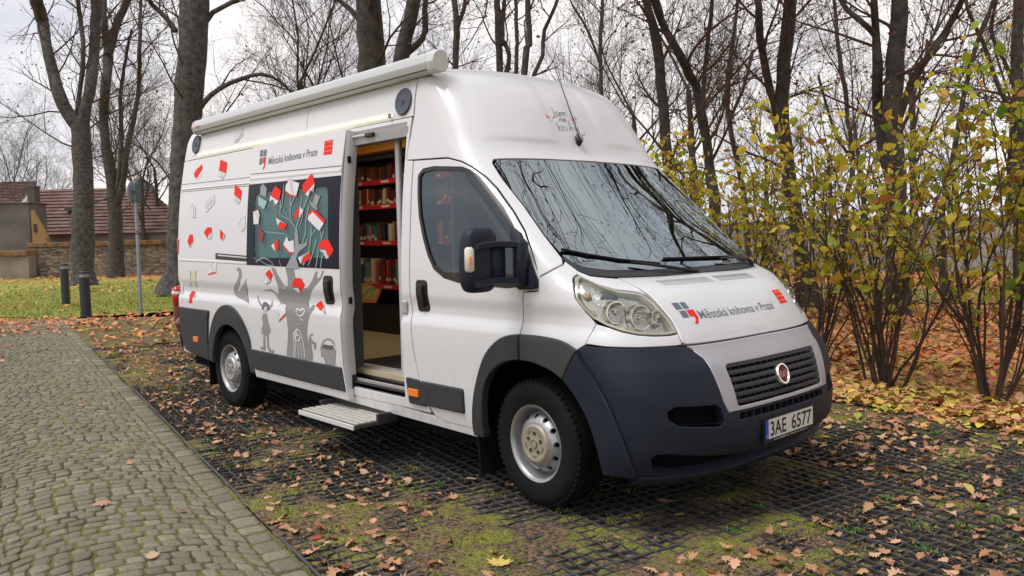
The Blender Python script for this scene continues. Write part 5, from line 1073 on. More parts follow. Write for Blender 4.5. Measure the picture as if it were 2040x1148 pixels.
# ---------------------------------------------------------------- leaves
def leaf_template(kind):
    if kind=='oak':
        r=[(0,-.62),(.06,-.45),(.16,-.40),(.13,-.27),(.30,-.22),(.20,-.08),(.40,.03),(.24,.13),(.38,.30),(.18,.30),(.14,.46),(0,.52)]
    elif kind=='maple':
        r=[(0,-.55),(.03,-.28),(.22,-.38),(.20,-.22),(.46,-.20),(.36,-.06),(.56,.10),(.32,.12),(.36,.34),(.14,.26),(.10,.42),(0,.60)]
    else:
        r=[(0,-.55),(.10,-.42),(.26,-.22),(.33,0),(.28,.2),(.14,.40),(0,.55)]
    L_=[(-x,y) for x,y in r[1:-1]][::-1];out=r+L_
    V=[(0,0)]+out;n=len(out);F=[(0,1+i,1+(i+1)%n) for i in range(n)]
    return np.array(V),np.array(F)
TPL={k:leaf_template(k) for k in('oak','maple','oval')}
def scatter(name,pos,size,kind,mat,parent=None,flatness=.25,up=None,curl=.5,yaw=None):
    """one mesh of many bent leaves; pos (n,3)"""
    V2,F=TPL[kind];n=len(pos);m=len(V2)
    size=np.broadcast_to(size,(n,)).reshape(n,1)*nr.triangular(.45,.95,1.5,(n,1))
    cu=nr.uniform(-curl,curl,(n,1));cv=nr.uniform(-curl,curl*.8,(n,1))
    x=np.broadcast_to(V2[:,0],(n,m))*nr.uniform(.8,1.1,(n,1));y=np.broadcast_to(V2[:,1],(n,m))
    z=cu*(x**2)*1.6+cv*(y**2)*1.1+nr.normal(0,.03,(n,m))
    P=np.stack([x,y,z],-1)*size[...,None]
    yw=nr.uniform(0,2*np.pi,n);pt_=nr.normal(0,flatness,n);rl=nr.normal(0,flatness,n)
    def rot(P,a,i,j):
        c,s=np.cos(a)[:,None],np.sin(a)[:,None];u,v=P[...,i].copy(),P[...,j].copy();P[...,i]=u*c-v*s;P[...,j]=u*s+v*c
    rot(P,pt_,1,2);rot(P,rl,0,2);rot(P,yw,0,1)
    if flatness<.6:
        P[...,2]-=P[...,2].min(1,keepdims=True)
    P+=pos[:,None,:]
    FF=(np.arange(n)*m)[:,None,None]+F[None];return npmesh(name,P.reshape(-1,3),FF.reshape(-1,3),mat,parent)
LBR=M('brown_leaf',(.3,.15,.07),.7,island=[(.52,.28,.17),(.30,.12,.06),(.60,.42,.27),(.44,.21,.11),(.62,.35,.23),(.20,.08,.04),(.50,.30,.15),(.36,.16,.08)],spec=.3)
LBD=M('leaf_bed_leaf',(.3,.15,.07),.7,island=[(.55,.27,.14),(.72,.56,.08),(.46,.19,.08),(.62,.30,.16),(.34,.12,.05),(.74,.66,.12),(.54,.23,.10),(.68,.38,.22),(.36,.38,.05),(.28,.11,.05)],spec=.3)
LPK=M('leaf_orange',(.3,.15,.07),.7,island=[(.68,.25,.09),(.56,.16,.05),(.78,.36,.17),(.40,.11,.04),(.72,.36,.15),(.62,.19,.06)],spec=.3)
DEB=M('leaf_debris',(.2,.1,.05),.85,island=[(.10,.06,.035),(.30,.16,.08),(.05,.035,.02),(.20,.11,.05),(.36,.24,.13)])
def pk(n,e1,e2,z=.002,f=None):
    a=nr.uniform(*e1,n);b=nr.uniform(*e2,n)
    if f is not None:
        k=nr.random(n)<f(a,b);a,b=a[k],b[k]
    P=KO+a[:,None]*E1+b[:,None]*E2;P[:,2]=z;return P
S_=lambda o:tag(o,kind='stuff')
under=lambda a,b:np.where((a>-.9)&(a<5.2)&(b>.95)&(b<3.3),.06,1.)
S_(scatter('fallen_leaves',pk(5200,(-6,9.6),(.05,PW_),.002,lambda a,b:(.25+.9*(vn(a,b,1.2,31)>.45)+.4*(b>4))*under(a,b)*.6),.066,'oak',LBR,curl=.9,flatness=.22))
S_(scatter('fallen_leaves',pk(1500,(-6,9.6),(.05,PW_),.002,lambda a,b:under(a,b)),.058,'maple',LBR,curl=1.1,flatness=.3))
S_(scatter('fallen_leaves',pk(900,(-6,3),(2.6,PW_+.3),.002,lambda a,b:np.clip((b-2.8)/2.3,0,1)**1.6*under(a,b)),.075,'oval',LBD,curl=.6))
S_(scatter('leaf_debris',pk(34000,(-5,9.6),(.02,PW_),-.004,lambda a,b:under(a,b)*.9),.022,'oval',DEB,curl=1,flatness=.5))
S_(scatter('fallen_leaves',pk(280,(4,9.7),(0.2,PW_),.002),.068,'oak',LPK,curl=.8))
for nm,n,e1,e2,sz,k,mt in (('leaf_litter',5200,(-6.5,3.5),(PW_-.15,PW_+2.6),.085,'oval',LBD),('leaf_litter',2600,(-6.5,3.5),(PW_-.1,PW_+2.6),.105,'oak',LBD),('leaf_litter',7500,(-6,6),(PW_+1.6,PW_+8),.10,'oak',LPK),('leaf_litter',2500,(-6,6),(PW_+1.6,PW_+9),.10,'oval',LBD),('leaf_litter',5000,(-4,12),(PW_+7,PW_+20),.12,'oak',LPK),('leaf_litter',620,(9.7,14.5),(.0,5),.10,'oak',LPK),('leaf_litter',450,(12.5,14.6),(-6,.5),.10,'oak',LPK)):
    S_(scatter(nm,pk(n,e1,e2,.008,(lambda a,b:.35+.9*vn(a,b,1.1,44)) if n>2000 else None),sz,k,mt,curl=.8,flatness=.28))
S_(scatter('leaf_litter',pk(800,(16.2,24),(-12,7),-.01,lambda a,b:np.where(vn(a,b,1.8,51)>.6,.8,.12)),.11,'oak',LPK,curl=.7))
S_(scatter('leaf_litter',pk(1100,(14.4,16.4),(-12,6),-.01),.10,'oak',LPK,curl=.7))
S_(scatter('leaf_litter',pk(3000,(24,44),(-14,16),-.01),.14,'oak',M('yellow_leaf_far',(.5,.35,.08),.8,island=[(.50,.26,.08),(.60,.42,.08),(.42,.20,.07)]),curl=.7))
S_(scatter('scattered_leaves',pk(150,(-2,13),(-7,-.1),.003,lambda a,b:.3+.7*(a>5)),.075,'oak',LBR,curl=.7))
S_(scatter('scattered_leaves',pk(260,(9,14.4),(-8,-.1),.003),.07,'oak',LBR,curl=.7))
def one_leaf(px,py,size,kind,col,label,yaw):
    p=G(px,py);V2,F=TPL[kind];V=[(x*size,y*size,(.5*x*x+.35*y*y)*size*.8+.004) for x,y in V2]
    me=bpy.data.meshes.new('fallen_leaf');me.from_pydata(V,[],[tuple(map(int,f)) for f in F]);o=link('fallen_leaf',me,M('leaf_'+label.split()[0],col,.6,noise=(30,.5,tuple(c*.7 for c in col))))
    o.location=p;o.rotation_euler=(0,0,yaw);tag(o,label,'leaf')
one_leaf(995,1124,.125,'maple',(.62,.48,.13),'yellow maple leaf lying flat on the plastic grid at the bottom of the picture',.6)
one_leaf(303,1110,.105,'oak',(.50,.36,.24),'beige curled oak leaf lying alone on the near cobblestones',1.2)
one_leaf(630,1074,.06,'oval',(.55,.04,.05),'crimson small leaf lying on the grid near the cobble edge',.3)
one_leaf(1325,655 if False else 1000,.10,'oak',(.45,.24,.12),'tan oak leaf on the moss just ahead of the front wheel shadow',2.2)
# grass tufts and moss blades
def blades(name,P,h,wd,mat,lean=.5):
    n=len(P);yw=nr.uniform(0,2*np.pi,n);hh=h*nr.uniform(.5,1.3,n);ln=nr.uniform(.1,lean,n)*hh
    d=np.stack([np.cos(yw),np.sin(yw)],1);q=np.stack([-d[:,1],d[:,0]],1)*wd/2
    A=P.copy();A[:,:2]-=q;B=P.copy();B[:,:2]+=q;C=P.copy();C[:,:2]+=d*ln[:,None];C[:,2]+=hh
    V=np.stack([A,B,C],1).reshape(-1,3);return tag(npmesh(name,V,np.arange(3*n).reshape(-1,3),mat),kind='stuff')
GB=M('grass_blade',(.1,.2,.03),.7,island=[(.13,.17,.02),(.27,.29,.045),(.18,.22,.03),(.36,.33,.07)])
MG=M('moss_tuft',(.1,.15,.02),.8,island=[(.18,.20,.015),(.44,.44,.04),(.30,.34,.02),(.18,.34,.02)])
cs=pk(2200,(-5,9),(.1,PW_),0,lambda a,b:(vn(a,b,.9,1)*.55+vn(a,b,.33,2)*.3>.42)*under(a,b)+.06)
T=np.repeat(cs,42,axis=0);T[:,:2]+=nr.normal(0,.028,(len(T),2));T[:,2]=-.004;blades('moss_tufts',T,.014,.004,MG,1.2)
cs=pk(330,(-5,6),(.1,PW_),0,under);T=np.repeat(cs,26,axis=0);T[:,:2]+=nr.normal(0,.016,(len(T),2));T[:,2]=-.006;blades('weed_tufts',T,.022,.006,M('weed_green',(.06,.18,.02),.7,island=[(.05,.16,.015),(.12,.28,.03),(.08,.20,.03)]),1.5)
GP=pk(60000,(16.3,30),(-13,9),-.03,lambda a,b:np.clip(1.2-(a-16)/16,.2,1));blades('lawn_grass',GP,.055,.018,GB)
GP=pk(16000,(-2,9),(PW_+6,PW_+18),0,lambda a,b:(vn(a,b,1.6,77)>.52)*1.);blades('lawn_grass',GP,.06,.012,GB)
GP=pk(3500,(9.8,14),(.2,4.6),-.02);blades('verge_grass',GP,.03,.008,GB)
# ================================================================ TREES
BARK=M('bark_grey',(.040,.036,.036),.9,noise=(7,.8,(.125,.115,.105)),bump=(22,1,.03))
BARKG=M('bark_dark',(.036,.032,.032),.9,noise=(6,.8,(.095,.088,.066)),bump=(25,1,.03))
TWIG=M('twig_brown',(.060,.046,.038),.9)
TWIGR=M('twig_red',(.10,.055,.04),.9)
class TB:
    """collects tapering tubes as arrays"""
    def __init__(s):s.V=[];s.F=[];s.n=0
    def tube(s,P,Rd,n):
        P=np.asarray(P);k=len(P);T=np.gradient(P,axis=0);T/=np.linalg.norm(T,axis=1,keepdims=True)+1e-9
        ref=np.array([.31,.17,.93]) if abs(T[0][2])<.8 else np.array([.9,.3,.1])
        A=np.cross(T,ref);A/=np.linalg.norm(A,axis=1,keepdims=True)+1e-9;B=np.cross(T,A)
        th=np.arange(n)*2*np.pi/n;c=np.cos(th)[None,:,None];q=np.sin(th)[None,:,None]
        V=P[:,None,:]+(A[:,None,:]*c+B[:,None,:]*q)*np.asarray(Rd)[:,None,None]
        i=np.arange(k-1)[:,None];j=np.arange(n)[None,:];j2=(j+1)%n
        F=np.stack([i*n+j,i*n+j2,(i+1)*n+j2,(i+1)*n+j],-1).reshape(-1,4)+s.n
        s.V.append(V.reshape(-1,3));s.F.append(F);s.n+=k*n
    def build(s,name,mat,parent=None,smooth=True):
        if not s.V:return None
        return npmesh(name,np.concatenate(s.V),np.concatenate(s.F),mat,parent,smooth)
def polyline(r,p,d,L_,n,wig,up):
    P=[np.array(p,float)];d=np.array(d,float)
    for i in range(n):
        d=d+np.array([r.gauss(0,wig),r.gauss(0,wig),r.gauss(0,wig)+up]);d/=np.linalg.norm(d);P.append(P[-1]+d*L_/n)
    return P
def bdir(r,t,ang):
    a=np.array([r.gauss(0,1),r.gauss(0,1),r.gauss(0,.6)]);a-=t*(a@t);a/=np.linalg.norm(a)+1e-9
    return t*math.cos(ang)+a*math.sin(ang)
def branch(r,tb,p,d,L_,rad,lvl,tips,up=.06,dens=1.):
    n=5 if lvl<2 else (4 if lvl==2 else 2);P=polyline(r,p,d,L_,n,.16 if lvl<3 else .22,up);k=len(P)
    Rd=[max(rad*(1-.75*i/(k-1)),.0028) for i in range(k)]
    tb.tube(P,Rd,5 if lvl<2 else 3)
    if lvl>=3:
        tips.append(P[-1]);return
    nc=int(({0:7,1:6,2:5}[lvl]+r.randint(-1,1))*dens)
    for c in range(max(nc,1)):
        f=.22+.78*(c+r.random())/nc;i=min(int(f*(k-1)),k-2);g=f*(k-1)-i;q=P[i]*(1-g)+P[i+1]*g;t=P[i+1]-P[i];t=t/np.linalg.norm(t)
        branch(r,tb,q,bdir(r,t,r.uniform(.45,1.05)),L_*r.uniform(.38,.62)*(1.1-.3*f),max(Rd[i]*.55,.003),lvl+1,tips,up,dens)
def tree_from_px(name,depth,limbs,label,bark,seed,leafy=0,dens=1.,base=None,cat='tree',step=.55,blen=2.2,twig=None,wob=.25,top=None,startpy=None,over=0):
    """limbs: lists of (px,py,width px); first limb is the trunk from the ground"""
    r=random.Random(seed);d0=depth;root=AT(limbs[0][0][0],limbs[0][0][1],depth);root[2]=-.05
    e=empty(name,tuple(root),label=label,cat=cat)
    tr=TB();cb=TB();tips=[]
    for li,lm in enumerate(limbs):
        dd=depth;P=[];Rd=[];ph=r.uniform(0,6)
        for i,(x,y,w_) in enumerate(lm):
            off=0 if li==0 else r.uniform(-1,1)*wob*i
            P.append(AT(x,y,depth+off));Rd.append(w_/2*depth/FPX)
        if li==0:
            P[0][2]=-.05;Rd[0]*=1.25
        # resample smooth
        P=np.array(P);m=len(P);Q=[];Rq=[]
        for i in range(m-1):
            p0,p1,p2,p3=P[max(i-1,0)],P[i],P[i+1],P[min(i+2,m-1)];seg=max(2,int(np.linalg.norm(p2-p1)/.35))
            for j in range(seg):
                t=j/seg;q=.5*((2*p1)+(-p0+p2)*t+(2*p0-5*p1+4*p2-p3)*t*t+(-p0+3*p1-3*p2+p3)*t**3);Q.append(q+np.array([r.gauss(0,.012),r.gauss(0,.012),0]));Rq.append((Rd[i]*(1-t)+Rd[i+1]*t)*(1+r.gauss(0,.03)))
        Q.append(P[-1]);Rq.append(Rd[-1]);tr.tube(Q,Rq,14 if Rd[0]>.12 else 9)
        if li==0:Q0=Q
        # continue above the picture
        dirn=np.array(Q[-1])-np.array(Q[-3]);dirn/=np.linalg.norm(dirn)
        if Rq[-1]>.02 and lm[-1][1]<30:branch(r,cb,Q[-1],dirn,3.2+20*Rq[-1],Rq[-1]*.9,0,tips,.08,dens)
        acc=0
        for i in range(1,len(Q)):
            acc+=np.linalg.norm(np.array(Q[i])-np.array(Q[i-1]))
            if Q[i][2]>(startpy or 2.6) and acc>step:
                acc=r.uniform(-.2,.2)*step;t=np.array(Q[i])-np.array(Q[i-1]);t/=np.linalg.norm(t)
                branch(r,cb,Q[i],bdir(r,t,r.uniform(.6,1.2)),blen*r.uniform(.5,1.2),min(Rq[i]*.4,.035),1,tips,.05,dens)
    for k in range(over):                         # unseen boughs added overhead for the windscreen to reflect
        i=int(len(Q0)*r.uniform(.86,.99));q=Q0[i];a=r.uniform(-2.6,-.4)
        br=polyline(r,q,(math.cos(a)*.9,math.sin(a)*.9,.45),r.uniform(8,12.5),8,.13,-.012);r0=r.uniform(.08,.15);rr=[r0*(1-.105*j) for j in range(9)];tr.tube(br,rr,8)
        for j in range(2,9):
            for _ in range(2):
                t=br[j]-br[j-1];branch(r,cb,br[j],bdir(r,t/np.linalg.norm(t),r.uniform(.4,1.0)),r.uniform(1.6,3.4),max(rr[j]*.62,.022),1,tips,.0,1.)
    o=tr.build('trunk',bark,e)
    o.location=tuple(-root)
    c=cb.build('crown',twig or TWIG,e,False)
    if c:c.location=tuple(-root)
    if leafy and tips:
        n=min(int(len(tips)*leafy),len(tips));T=np.array(r.sample(tips,n))
        lv=scatter('dry_leaves',T+nr.normal(0,.05,T.shape),.055*depth/20 if depth>20 else .06,'oval',M('dry_leaf_'+('red' if leafy>.3 else 'brown'),(.1,.05,.03),.8,island=[(.05,.028,.02),(.13,.055,.035),(.08,.04,.025)] if leafy<=.3 else [(.16,.05,.03),(.10,.05,.03),(.22,.08,.04)]),e,flatness=1.2)
        lv.location=tuple(-root)
    return e
TR=tree_from_px
# left side
TR('tree',31,[[(168,577,46),(166,540,40),(165,470,44),(166,380,38),(163,300,36),(160,250,36)],[(160,255,30),(135,225,26),(118,190,24),(105,140,22),(92,90,20),(84,40,24),(70,-10,24),(58,-120,18),(50,-300,12)],[(163,258,26),(172,210,22),(182,160,22),(187,110,20),(190,60,20),(192,0,22),(196,-120,16),(200,-280,10)],[(150,255,10),(160,180,9),(166,100,9),(160,40,9),(150,-40,7)]],'tall bare tree, knobbly grey trunk forking into two dark limbs, behind the bollards',BARK,3,.3,1.25,step=.5,blen=3.2)
TR('tree',38,[[(231,549,28),(231,480,26),(229,420,26),(222,350,22),(210,290,20)],[(210,295,18),(206,230,18),(210,170,18),(216,110,20),(207,50,12),(208,0,10),(206,-120,8)],[(216,110,18),(232,50,16),(252,5,14),(280,-60,10),(290,-200,8)],[(229,420,18),(244,370,12),(252,300,11),(268,230,10),(276,170,8),(278,100,8),(280,20,6),(285,-100,5)],[(229,410,14),(238,340,10),(242,270,9),(240,200,8),(250,120,6),(262,60,5)]],'slender bare tree with four upright stems standing against the stone wall',BARKG,5,.3,1.25,step=.5,blen=3.2)
TR('tree',24,[[(352,582,70),(358,540,54),(362,450,54),(366,350,54),(372,250,54),(380,150,56),(386,60,56),(388,-40,56),(390,-200,46),(388,-420,30)],[(352,62,12),(330,35,10),(305,10,9),(280,-30,8),(240,-120,6)],[(400,60,12),(425,25,10),(470,0,9),(520,-40,7)],[(390,225,12),(420,190,10),(460,165,9),(520,148,8),(560,165,5),(600,200,3)]],'broad grey mottled tree trunk rising beside the rear corner of the van',BARK,8,.25,1.1,step=.7,blen=3.8)
# behind the van roof
TR('tree',17,[[(742,640,64),(742,300,60),(741,140,56),(738,70,52),(735,0,48),(733,-160,40),(730,-360,26)],[(728,60,14),(700,20,10),(660,-10,8)]],'thick dark blue-grey tree trunk showing above the van awning',BARKG,11,.2,1.1,step=.6,blen=3.4)
TR('tree',21,[[(796,600,34),(793,300,34),(800,110,32),(815,50,28),(826,0,26),(850,-120,20),(870,-260,14)],[(800,115,15),(830,90,14),(848,62,13),(846,20,12),(852,-20,10),(860,-100,8)]],'leaning mossy tree trunk with a hooked side limb, right of the thickest trunk',BARKG,12,.2,.9,step=.8,blen=2.6)
TR('tree',26,[[(908,600,14),(908,135,13),(910,60,13),(905,0,12),(902,-120,9)],[(910,55,9),(925,20,8),(930,-40,6),(940,-120,4)]],'straight thin tree just right of the awning end',BARKG,13,.25,1.,step=.7,blen=2.6)
TR('tree',27,[[(998,600,15),(997,150,14),(993,90,13),(992,30,14),(990,-80,10)],[(1010,145,9),(1016,110,9),(1002,80,8)],[(1000,90,12),(1003,20,9),(1008,-40,6)]],'twin-stemmed dark tree behind the middle of the van roof',BARKG,14,.25,1.,step=.7,blen=2.6)
TR('tree',30,[[(1028,600,10),(1028,140,9),(1030,80,8),(1028,0,8),(1030,-80,6)]],'very thin upright tree between the twin-stemmed tree and the forked one',BARKG,15,.3,1.,step=.7,blen=2.4)
TR('tree',25,[[(1045,600,16),(1044,145,14),(1055,90,13),(1052,30,12),(1050,-50,9)],[(1062,150,8),(1080,110,8),(1085,60,8),(1108,10,7),(1120,-40,5)]],'forked slim tree behind the van roof near its crown',BARKG,16,.3,1.,step=.7,blen=2.6)
TR('tree',32,[[(1200,600,9),(1198,180,8),(1196,90,8),(1200,10,7),(1204,-80,5)],[(1197,130,6),(1170,60,5),(1140,10,4)]],'thin tree rising behind the front slope of the van roof',BARKG,18,.35,1.,step=.6,blen=2.8)
# right side
TR('tree',15,[[(1345,600,30),(1345,400,24),(1328,330,22),(1322,220,21),(1312,130,20),(1300,50,18),(1285,-20,14),(1270,-160,10)],[(1428,570,26),(1422,400,24),(1412,330,20),(1400,240,20),(1385,170,19),(1355,110,18),(1325,60,16),(1300,0,14),(1280,-80,10)],[(1400,240,10),(1402,150,9),(1412,70,9),(1420,0,8),(1430,-90,6)]],'gnarled bare tree with a curved limb, first on the right of the windscreen',BARKG,21,.9,1.25,step=.45,blen=1.9,twig=TWIGR,over=9)
TR('tree',16.2,[[(1612,606,50),(1598,520,28),(1582,420,28),(1566,300,27),(1558,200,27),(1564,120,27),(1570,50,27),(1575,-30,24),(1580,-200,16)],[(1570,330,20),(1548,240,17),(1535,180,16),(1520,110,16),(1512,40,15),(1508,-40,12),(1500,-160,8)]],'straight greenish double-stemmed tree right of the gnarled one',BARKG,22,.9,1.2,step=.5,blen=1.8,twig=TWIGR,over=8)
TR('tree',14,[[(1790,575,40),(1785,420,38),(1785,300,36),(1778,200,36),(1786,110,34),(1790,30,32),(1792,-60,28),(1790,-200,18)],[(1782,400,20),(1766,320,24),(1752,220,22),(1748,130,20),(1744,60,15),(1738,-20,12),(1730,-120,8)],[(1744,70,13),(1720,45,11),(1690,20,10),(1665,-10,8),(1640,-60,6)],[(1790,235,18),(1820,160,16),(1850,110,15),(1880,70,15),(1912,15,12),(1940,-50,9)],[(1775,60,10),(1800,10,9),(1830,-60,7)]],'tall dark tree with many limbs, centre of the right-hand thicket',BARKG,23,.9,1.25,step=.45,blen=1.9,twig=TWIGR,over=8)
TR('tree',17,[[(2036,572,26),(2032,400,24),(2030,250,22),(2026,120,22),(2030,0,20),(2034,-120,14)],[(2030,260,10),(1990,170,9),(1960,90,8),(1930,20,7),(1910,-60,5)],[(2030,200,9),(2000,120,8),(1975,60,7),(1990,-20,5)]],'dark tree at the right edge of the picture',BARKG,24,.9,1.25,step=.45,blen=1.9,twig=TWIGR)
TR('tree',18,[[(1880,560,16),(1878,420,12),(1900,300,11),(1918,200,10),(1935,120,9),(1965,40,8),(1990,-40,6)]],'thin leaning sapling between the two dark trees on the right',BARKG,25,.55,.9,step=.6,blen=1.8,twig=TWIGR)
TR('tree',20,[[(1490,560,14),(1486,420,11),(1470,330,10),(1452,240,10),(1450,150,9),(1462,70,8),(1470,-20,6)],[(1452,240,6),(1480,180,6),(1500,100,5)]],'thin crooked sapling between the gnarled tree and the double-stemmed one',BARKG,26,.55,.9,step=.6,blen=2.0,twig=TWIGR)
TR('tree',20,[[(1680,560,14),(1684,420,11),(1700,330,10),(1690,240,9),(1676,150,9),(1668,70,8),(1660,-20,6)],[(1700,330,6),(1660,250,6),(1630,150,5)]],'thin sapling left of the tall dark tree on the right',BARKG,27,.6,.9,step=.6,blen=2.0,twig=TWIGR)
# distant row: shared meshes
def far_proto(seed,h,leaf):
    r=random.Random(seed);tr=TB();cb=TB();tips=[]
    P=polyline(r,(0,0,-.1),(0,0,1),h*.5,6,.05,.1);tr.tube(P,[.14-.011*i for i in range(7)],7)
    for i in range(5):
        q=P[3+i%4];branch(r,cb,q,bdir(r,np.array([0,0,1.]),r.uniform(.25,.7)),h*r.uniform(.35,.5),.045,0,tips,.1,1.45)
    e=empty('bare_tree',(0,0,0));tr.build('trunk',BARKG,e);cb.build('crown',TWIG,e,False)
    return e
def dup(root,loc,rz,sc=1):
    r=root.copy();COL.objects.link(r);r.location=loc;r.rotation_euler=(0,0,rz);r.scale=(sc,)*3
    for ch in root.children:
        c=ch.copy();COL.objects.link(c);c.parent=r
    return r
protos=[far_proto(s,h,0) for s,h in ((101,11),(102,13),(103,9))]
used=set()
fr=random.Random(5)
spots=[]
for i in range(34):
    px=-60+i*64+fr.uniform(-35,35)
    dep=fr.uniform(44,62) if px<420 else fr.uniform(30,52);(spots.append((px,dep)) if px<1250 or i%2 else None)
for i in range(11):spots.append((-150-i*95+fr.uniform(-40,40),fr.uniform(40,60)))
for i in range(6):spots.append((2150+i*110+fr.uniform(-40,40),fr.uniform(30,50)))
for i in range(2):spots.append((1390+i*330+fr.uniform(-30,30),fr.uniform(24,30)))
for i,(px,dep) in enumerate(spots):
    p=AT(px,500,dep);p[2]=0;k=i%3;pr=protos[k]
    if k in used:o=dup(pr,tuple(p),fr.uniform(0,6),fr.uniform(.8,1.25))
    else:used.add(k);o=pr;o.location=tuple(p);o.rotation_euler=(0,0,fr.uniform(0,6))
    side='beyond the stone wall and tiled roof' if px<420 else ('in the thin row behind the van roof' if px<1280 else 'in the thicket behind the yellow shrubs')
    tag(o,'slender bare tree %s'%side,'tree',group='bare trees %s'%side)
# trees on the near side of the parking area, unseen behind the camera, added for reflections in the van
for i,(x,y) in enumerate(((7.5,-2.5),(9.5,2.5),(6.5,6.5),(12,-6),(11,8),(8.5,-9),(14,1))):
    r=random.Random(300+i);e=empty('bare_tree',(x,y,0));tag(e,'large bare spreading tree on the near side of the parking area, unseen, added for reflections','tree',group='unseen bare trees added for reflections')
    tr=TB();cb=TB();tips=[];P=polyline(r,(0,0,-.1),(0,0,1),4.2,5,.04,.1);tr.tube(P,[.26,.23,.21,.2,.19,.17],12)
    for k in range(6):
        a=k*1.05+r.random();br=polyline(r,P[-1-(k%2)],(math.cos(a)*.8,math.sin(a)*.8,1),5.5,7,.13,.02);rr=[.12*(1-.1*j) for j in range(8)];tr.tube(br,rr,8)
        for j in range(1,8):
            for _ in range(2):branch(r,cb,br[j],bdir(r,(br[j]-br[j-1])/np.linalg.norm(br[j]-br[j-1]),r.uniform(.5,1.1)),r.uniform(1.6,3.0),.035,1,tips,.03,.9)
    tr.build('trunk',BARKG,e);cb.build('crown',TWIG,e,False)
# ================================================================ SHRUBS with the last yellow leaves
SHL=M('shrub_leaf',(.3,.33,.04),.55,island=[(.66,.56,.04),(.30,.36,.03),(.80,.64,.05),(.50,.48,.04),(.13,.22,.02),(.70,.50,.05),(.24,.32,.03),(.84,.58,.07),(.42,.16,.05),(.40,.38,.04)])
SHG=M('shrub_leaf_green',(.2,.3,.04),.55,island=[(.46,.50,.04),(.22,.36,.03),(.60,.54,.05),(.12,.26,.02),(.34,.48,.04)])
for m_ in (SHL,SHG):                              # thin leaves let some light through
    t_=m_.node_tree;p_=t_.nodes['Principled BSDF'];o_=t_.nodes['Material Output'];tl=t_.nodes.new('ShaderNodeBsdfTranslucent');ms=t_.nodes.new('ShaderNodeMixShader');ms.inputs[0].default_value=.45
    t_.links.new(p_.inputs['Base Color'].links[0].from_socket,tl.inputs[0]);t_.links.new(p_.outputs[0],ms.inputs[1]);t_.links.new(tl.outputs[0],ms.inputs[2]);t_.links.new(ms.outputs[0],o_.inputs[0])
SST=M('shrub_stem',(.055,.034,.026),.85,noise=(20,.5,(.10,.07,.05)))
def shrub(base,h,n,nleaf,seed,label,lsize=.06,mat=None,spread=.42,thin=1.):
    r=random.Random(seed);e=empty('shrub',tuple(base),label=label,cat='shrub',group='yellowing shrubs beside the parking area');tb=TB();pts=[]
    for i in range(int(n*.66)):
        a=r.uniform(0,6.28);rad=r.uniform(0,.17);d=(math.cos(a)*spread*r.uniform(.1,1),math.sin(a)*spread*r.uniform(.1,1),1);L_=h*r.uniform(.65,1.05)
        P=polyline(r,(math.cos(a)*rad,math.sin(a)*rad,-.03),d,L_,8,.11,.02);r0=r.uniform(.008,.017)*thin
        if i<3:r0*=1.5
        tb.tube(P,[r0*(1-.09*j) for j in range(9)],5)
        for j in range(2,9):
            for _ in range(r.choice((2,3,3,4))):
                t=P[j]-P[j-1];t/=np.linalg.norm(t);ln=r.uniform(.2,.65);Q=polyline(r,P[j],bdir(r,t,r.uniform(.4,1.1)),ln,3,.15,.05);tb.tube(Q,[.0045,.0035,.0025,.0018],3)
                if r.random()<.5:
                    W2=polyline(r,Q[1],bdir(r,t,r.uniform(.5,1.2)),ln*.6,2,.2,.02);tb.tube(W2,[.003,.002,.0015],3);Q=Q+W2
                z=Q[-1][2]
                if z>1.05 or r.random()<.18:
                    for q in Q[1:]:
                        if r.random()<(.35+.65*min(1,z/1.6)):pts.append(q+np.array([r.gauss(0,.02) for _ in range(3)]))
    tb.build('stems',SST,e,False)
    if len(pts)>nleaf:pts=r.sample(pts,nleaf)
    T=np.array(pts);scatter('foliage',T,lsize*nr.choice([.55,.75,.9,1.05,1.35],len(T)),'oval',mat or SHL,e,flatness=1.1,curl=.6)
    return e
sh=[((.90,3.72,0),2.8,30,620,'shrub with dark stems nearest the right edge, standing on yellow fallen leaves'),((-.06,3.80,0),2.7,34,560,'shrub with a dense bundle of stems directly right of the van bumper'),
((-1.05,4.35,0),2.6,26,520,'shrub behind the left front corner of the van, second left of the dense bundle'),((-2.1,4.9,0),2.7,26,560,'shrub rising just right of the windscreen top, behind the bonnet'),((-3.3,5.2,0),2.8,26,620,'shrub farthest left, its leaves against the windscreen edge'),
((1.95,3.9,0),3.0,26,620,'shrub with large green leaves leaning in at the right edge'),((-4.6,6.2,0),3.0,24,620,'shrub in the back row behind the van roof slope')]
for i,(b,h,n,nl,lab) in enumerate(sh):shrub(b,h,n,int(nl*1.6),700+i,lab,.084 if i!=5 else .11,SHG if i==5 else None)
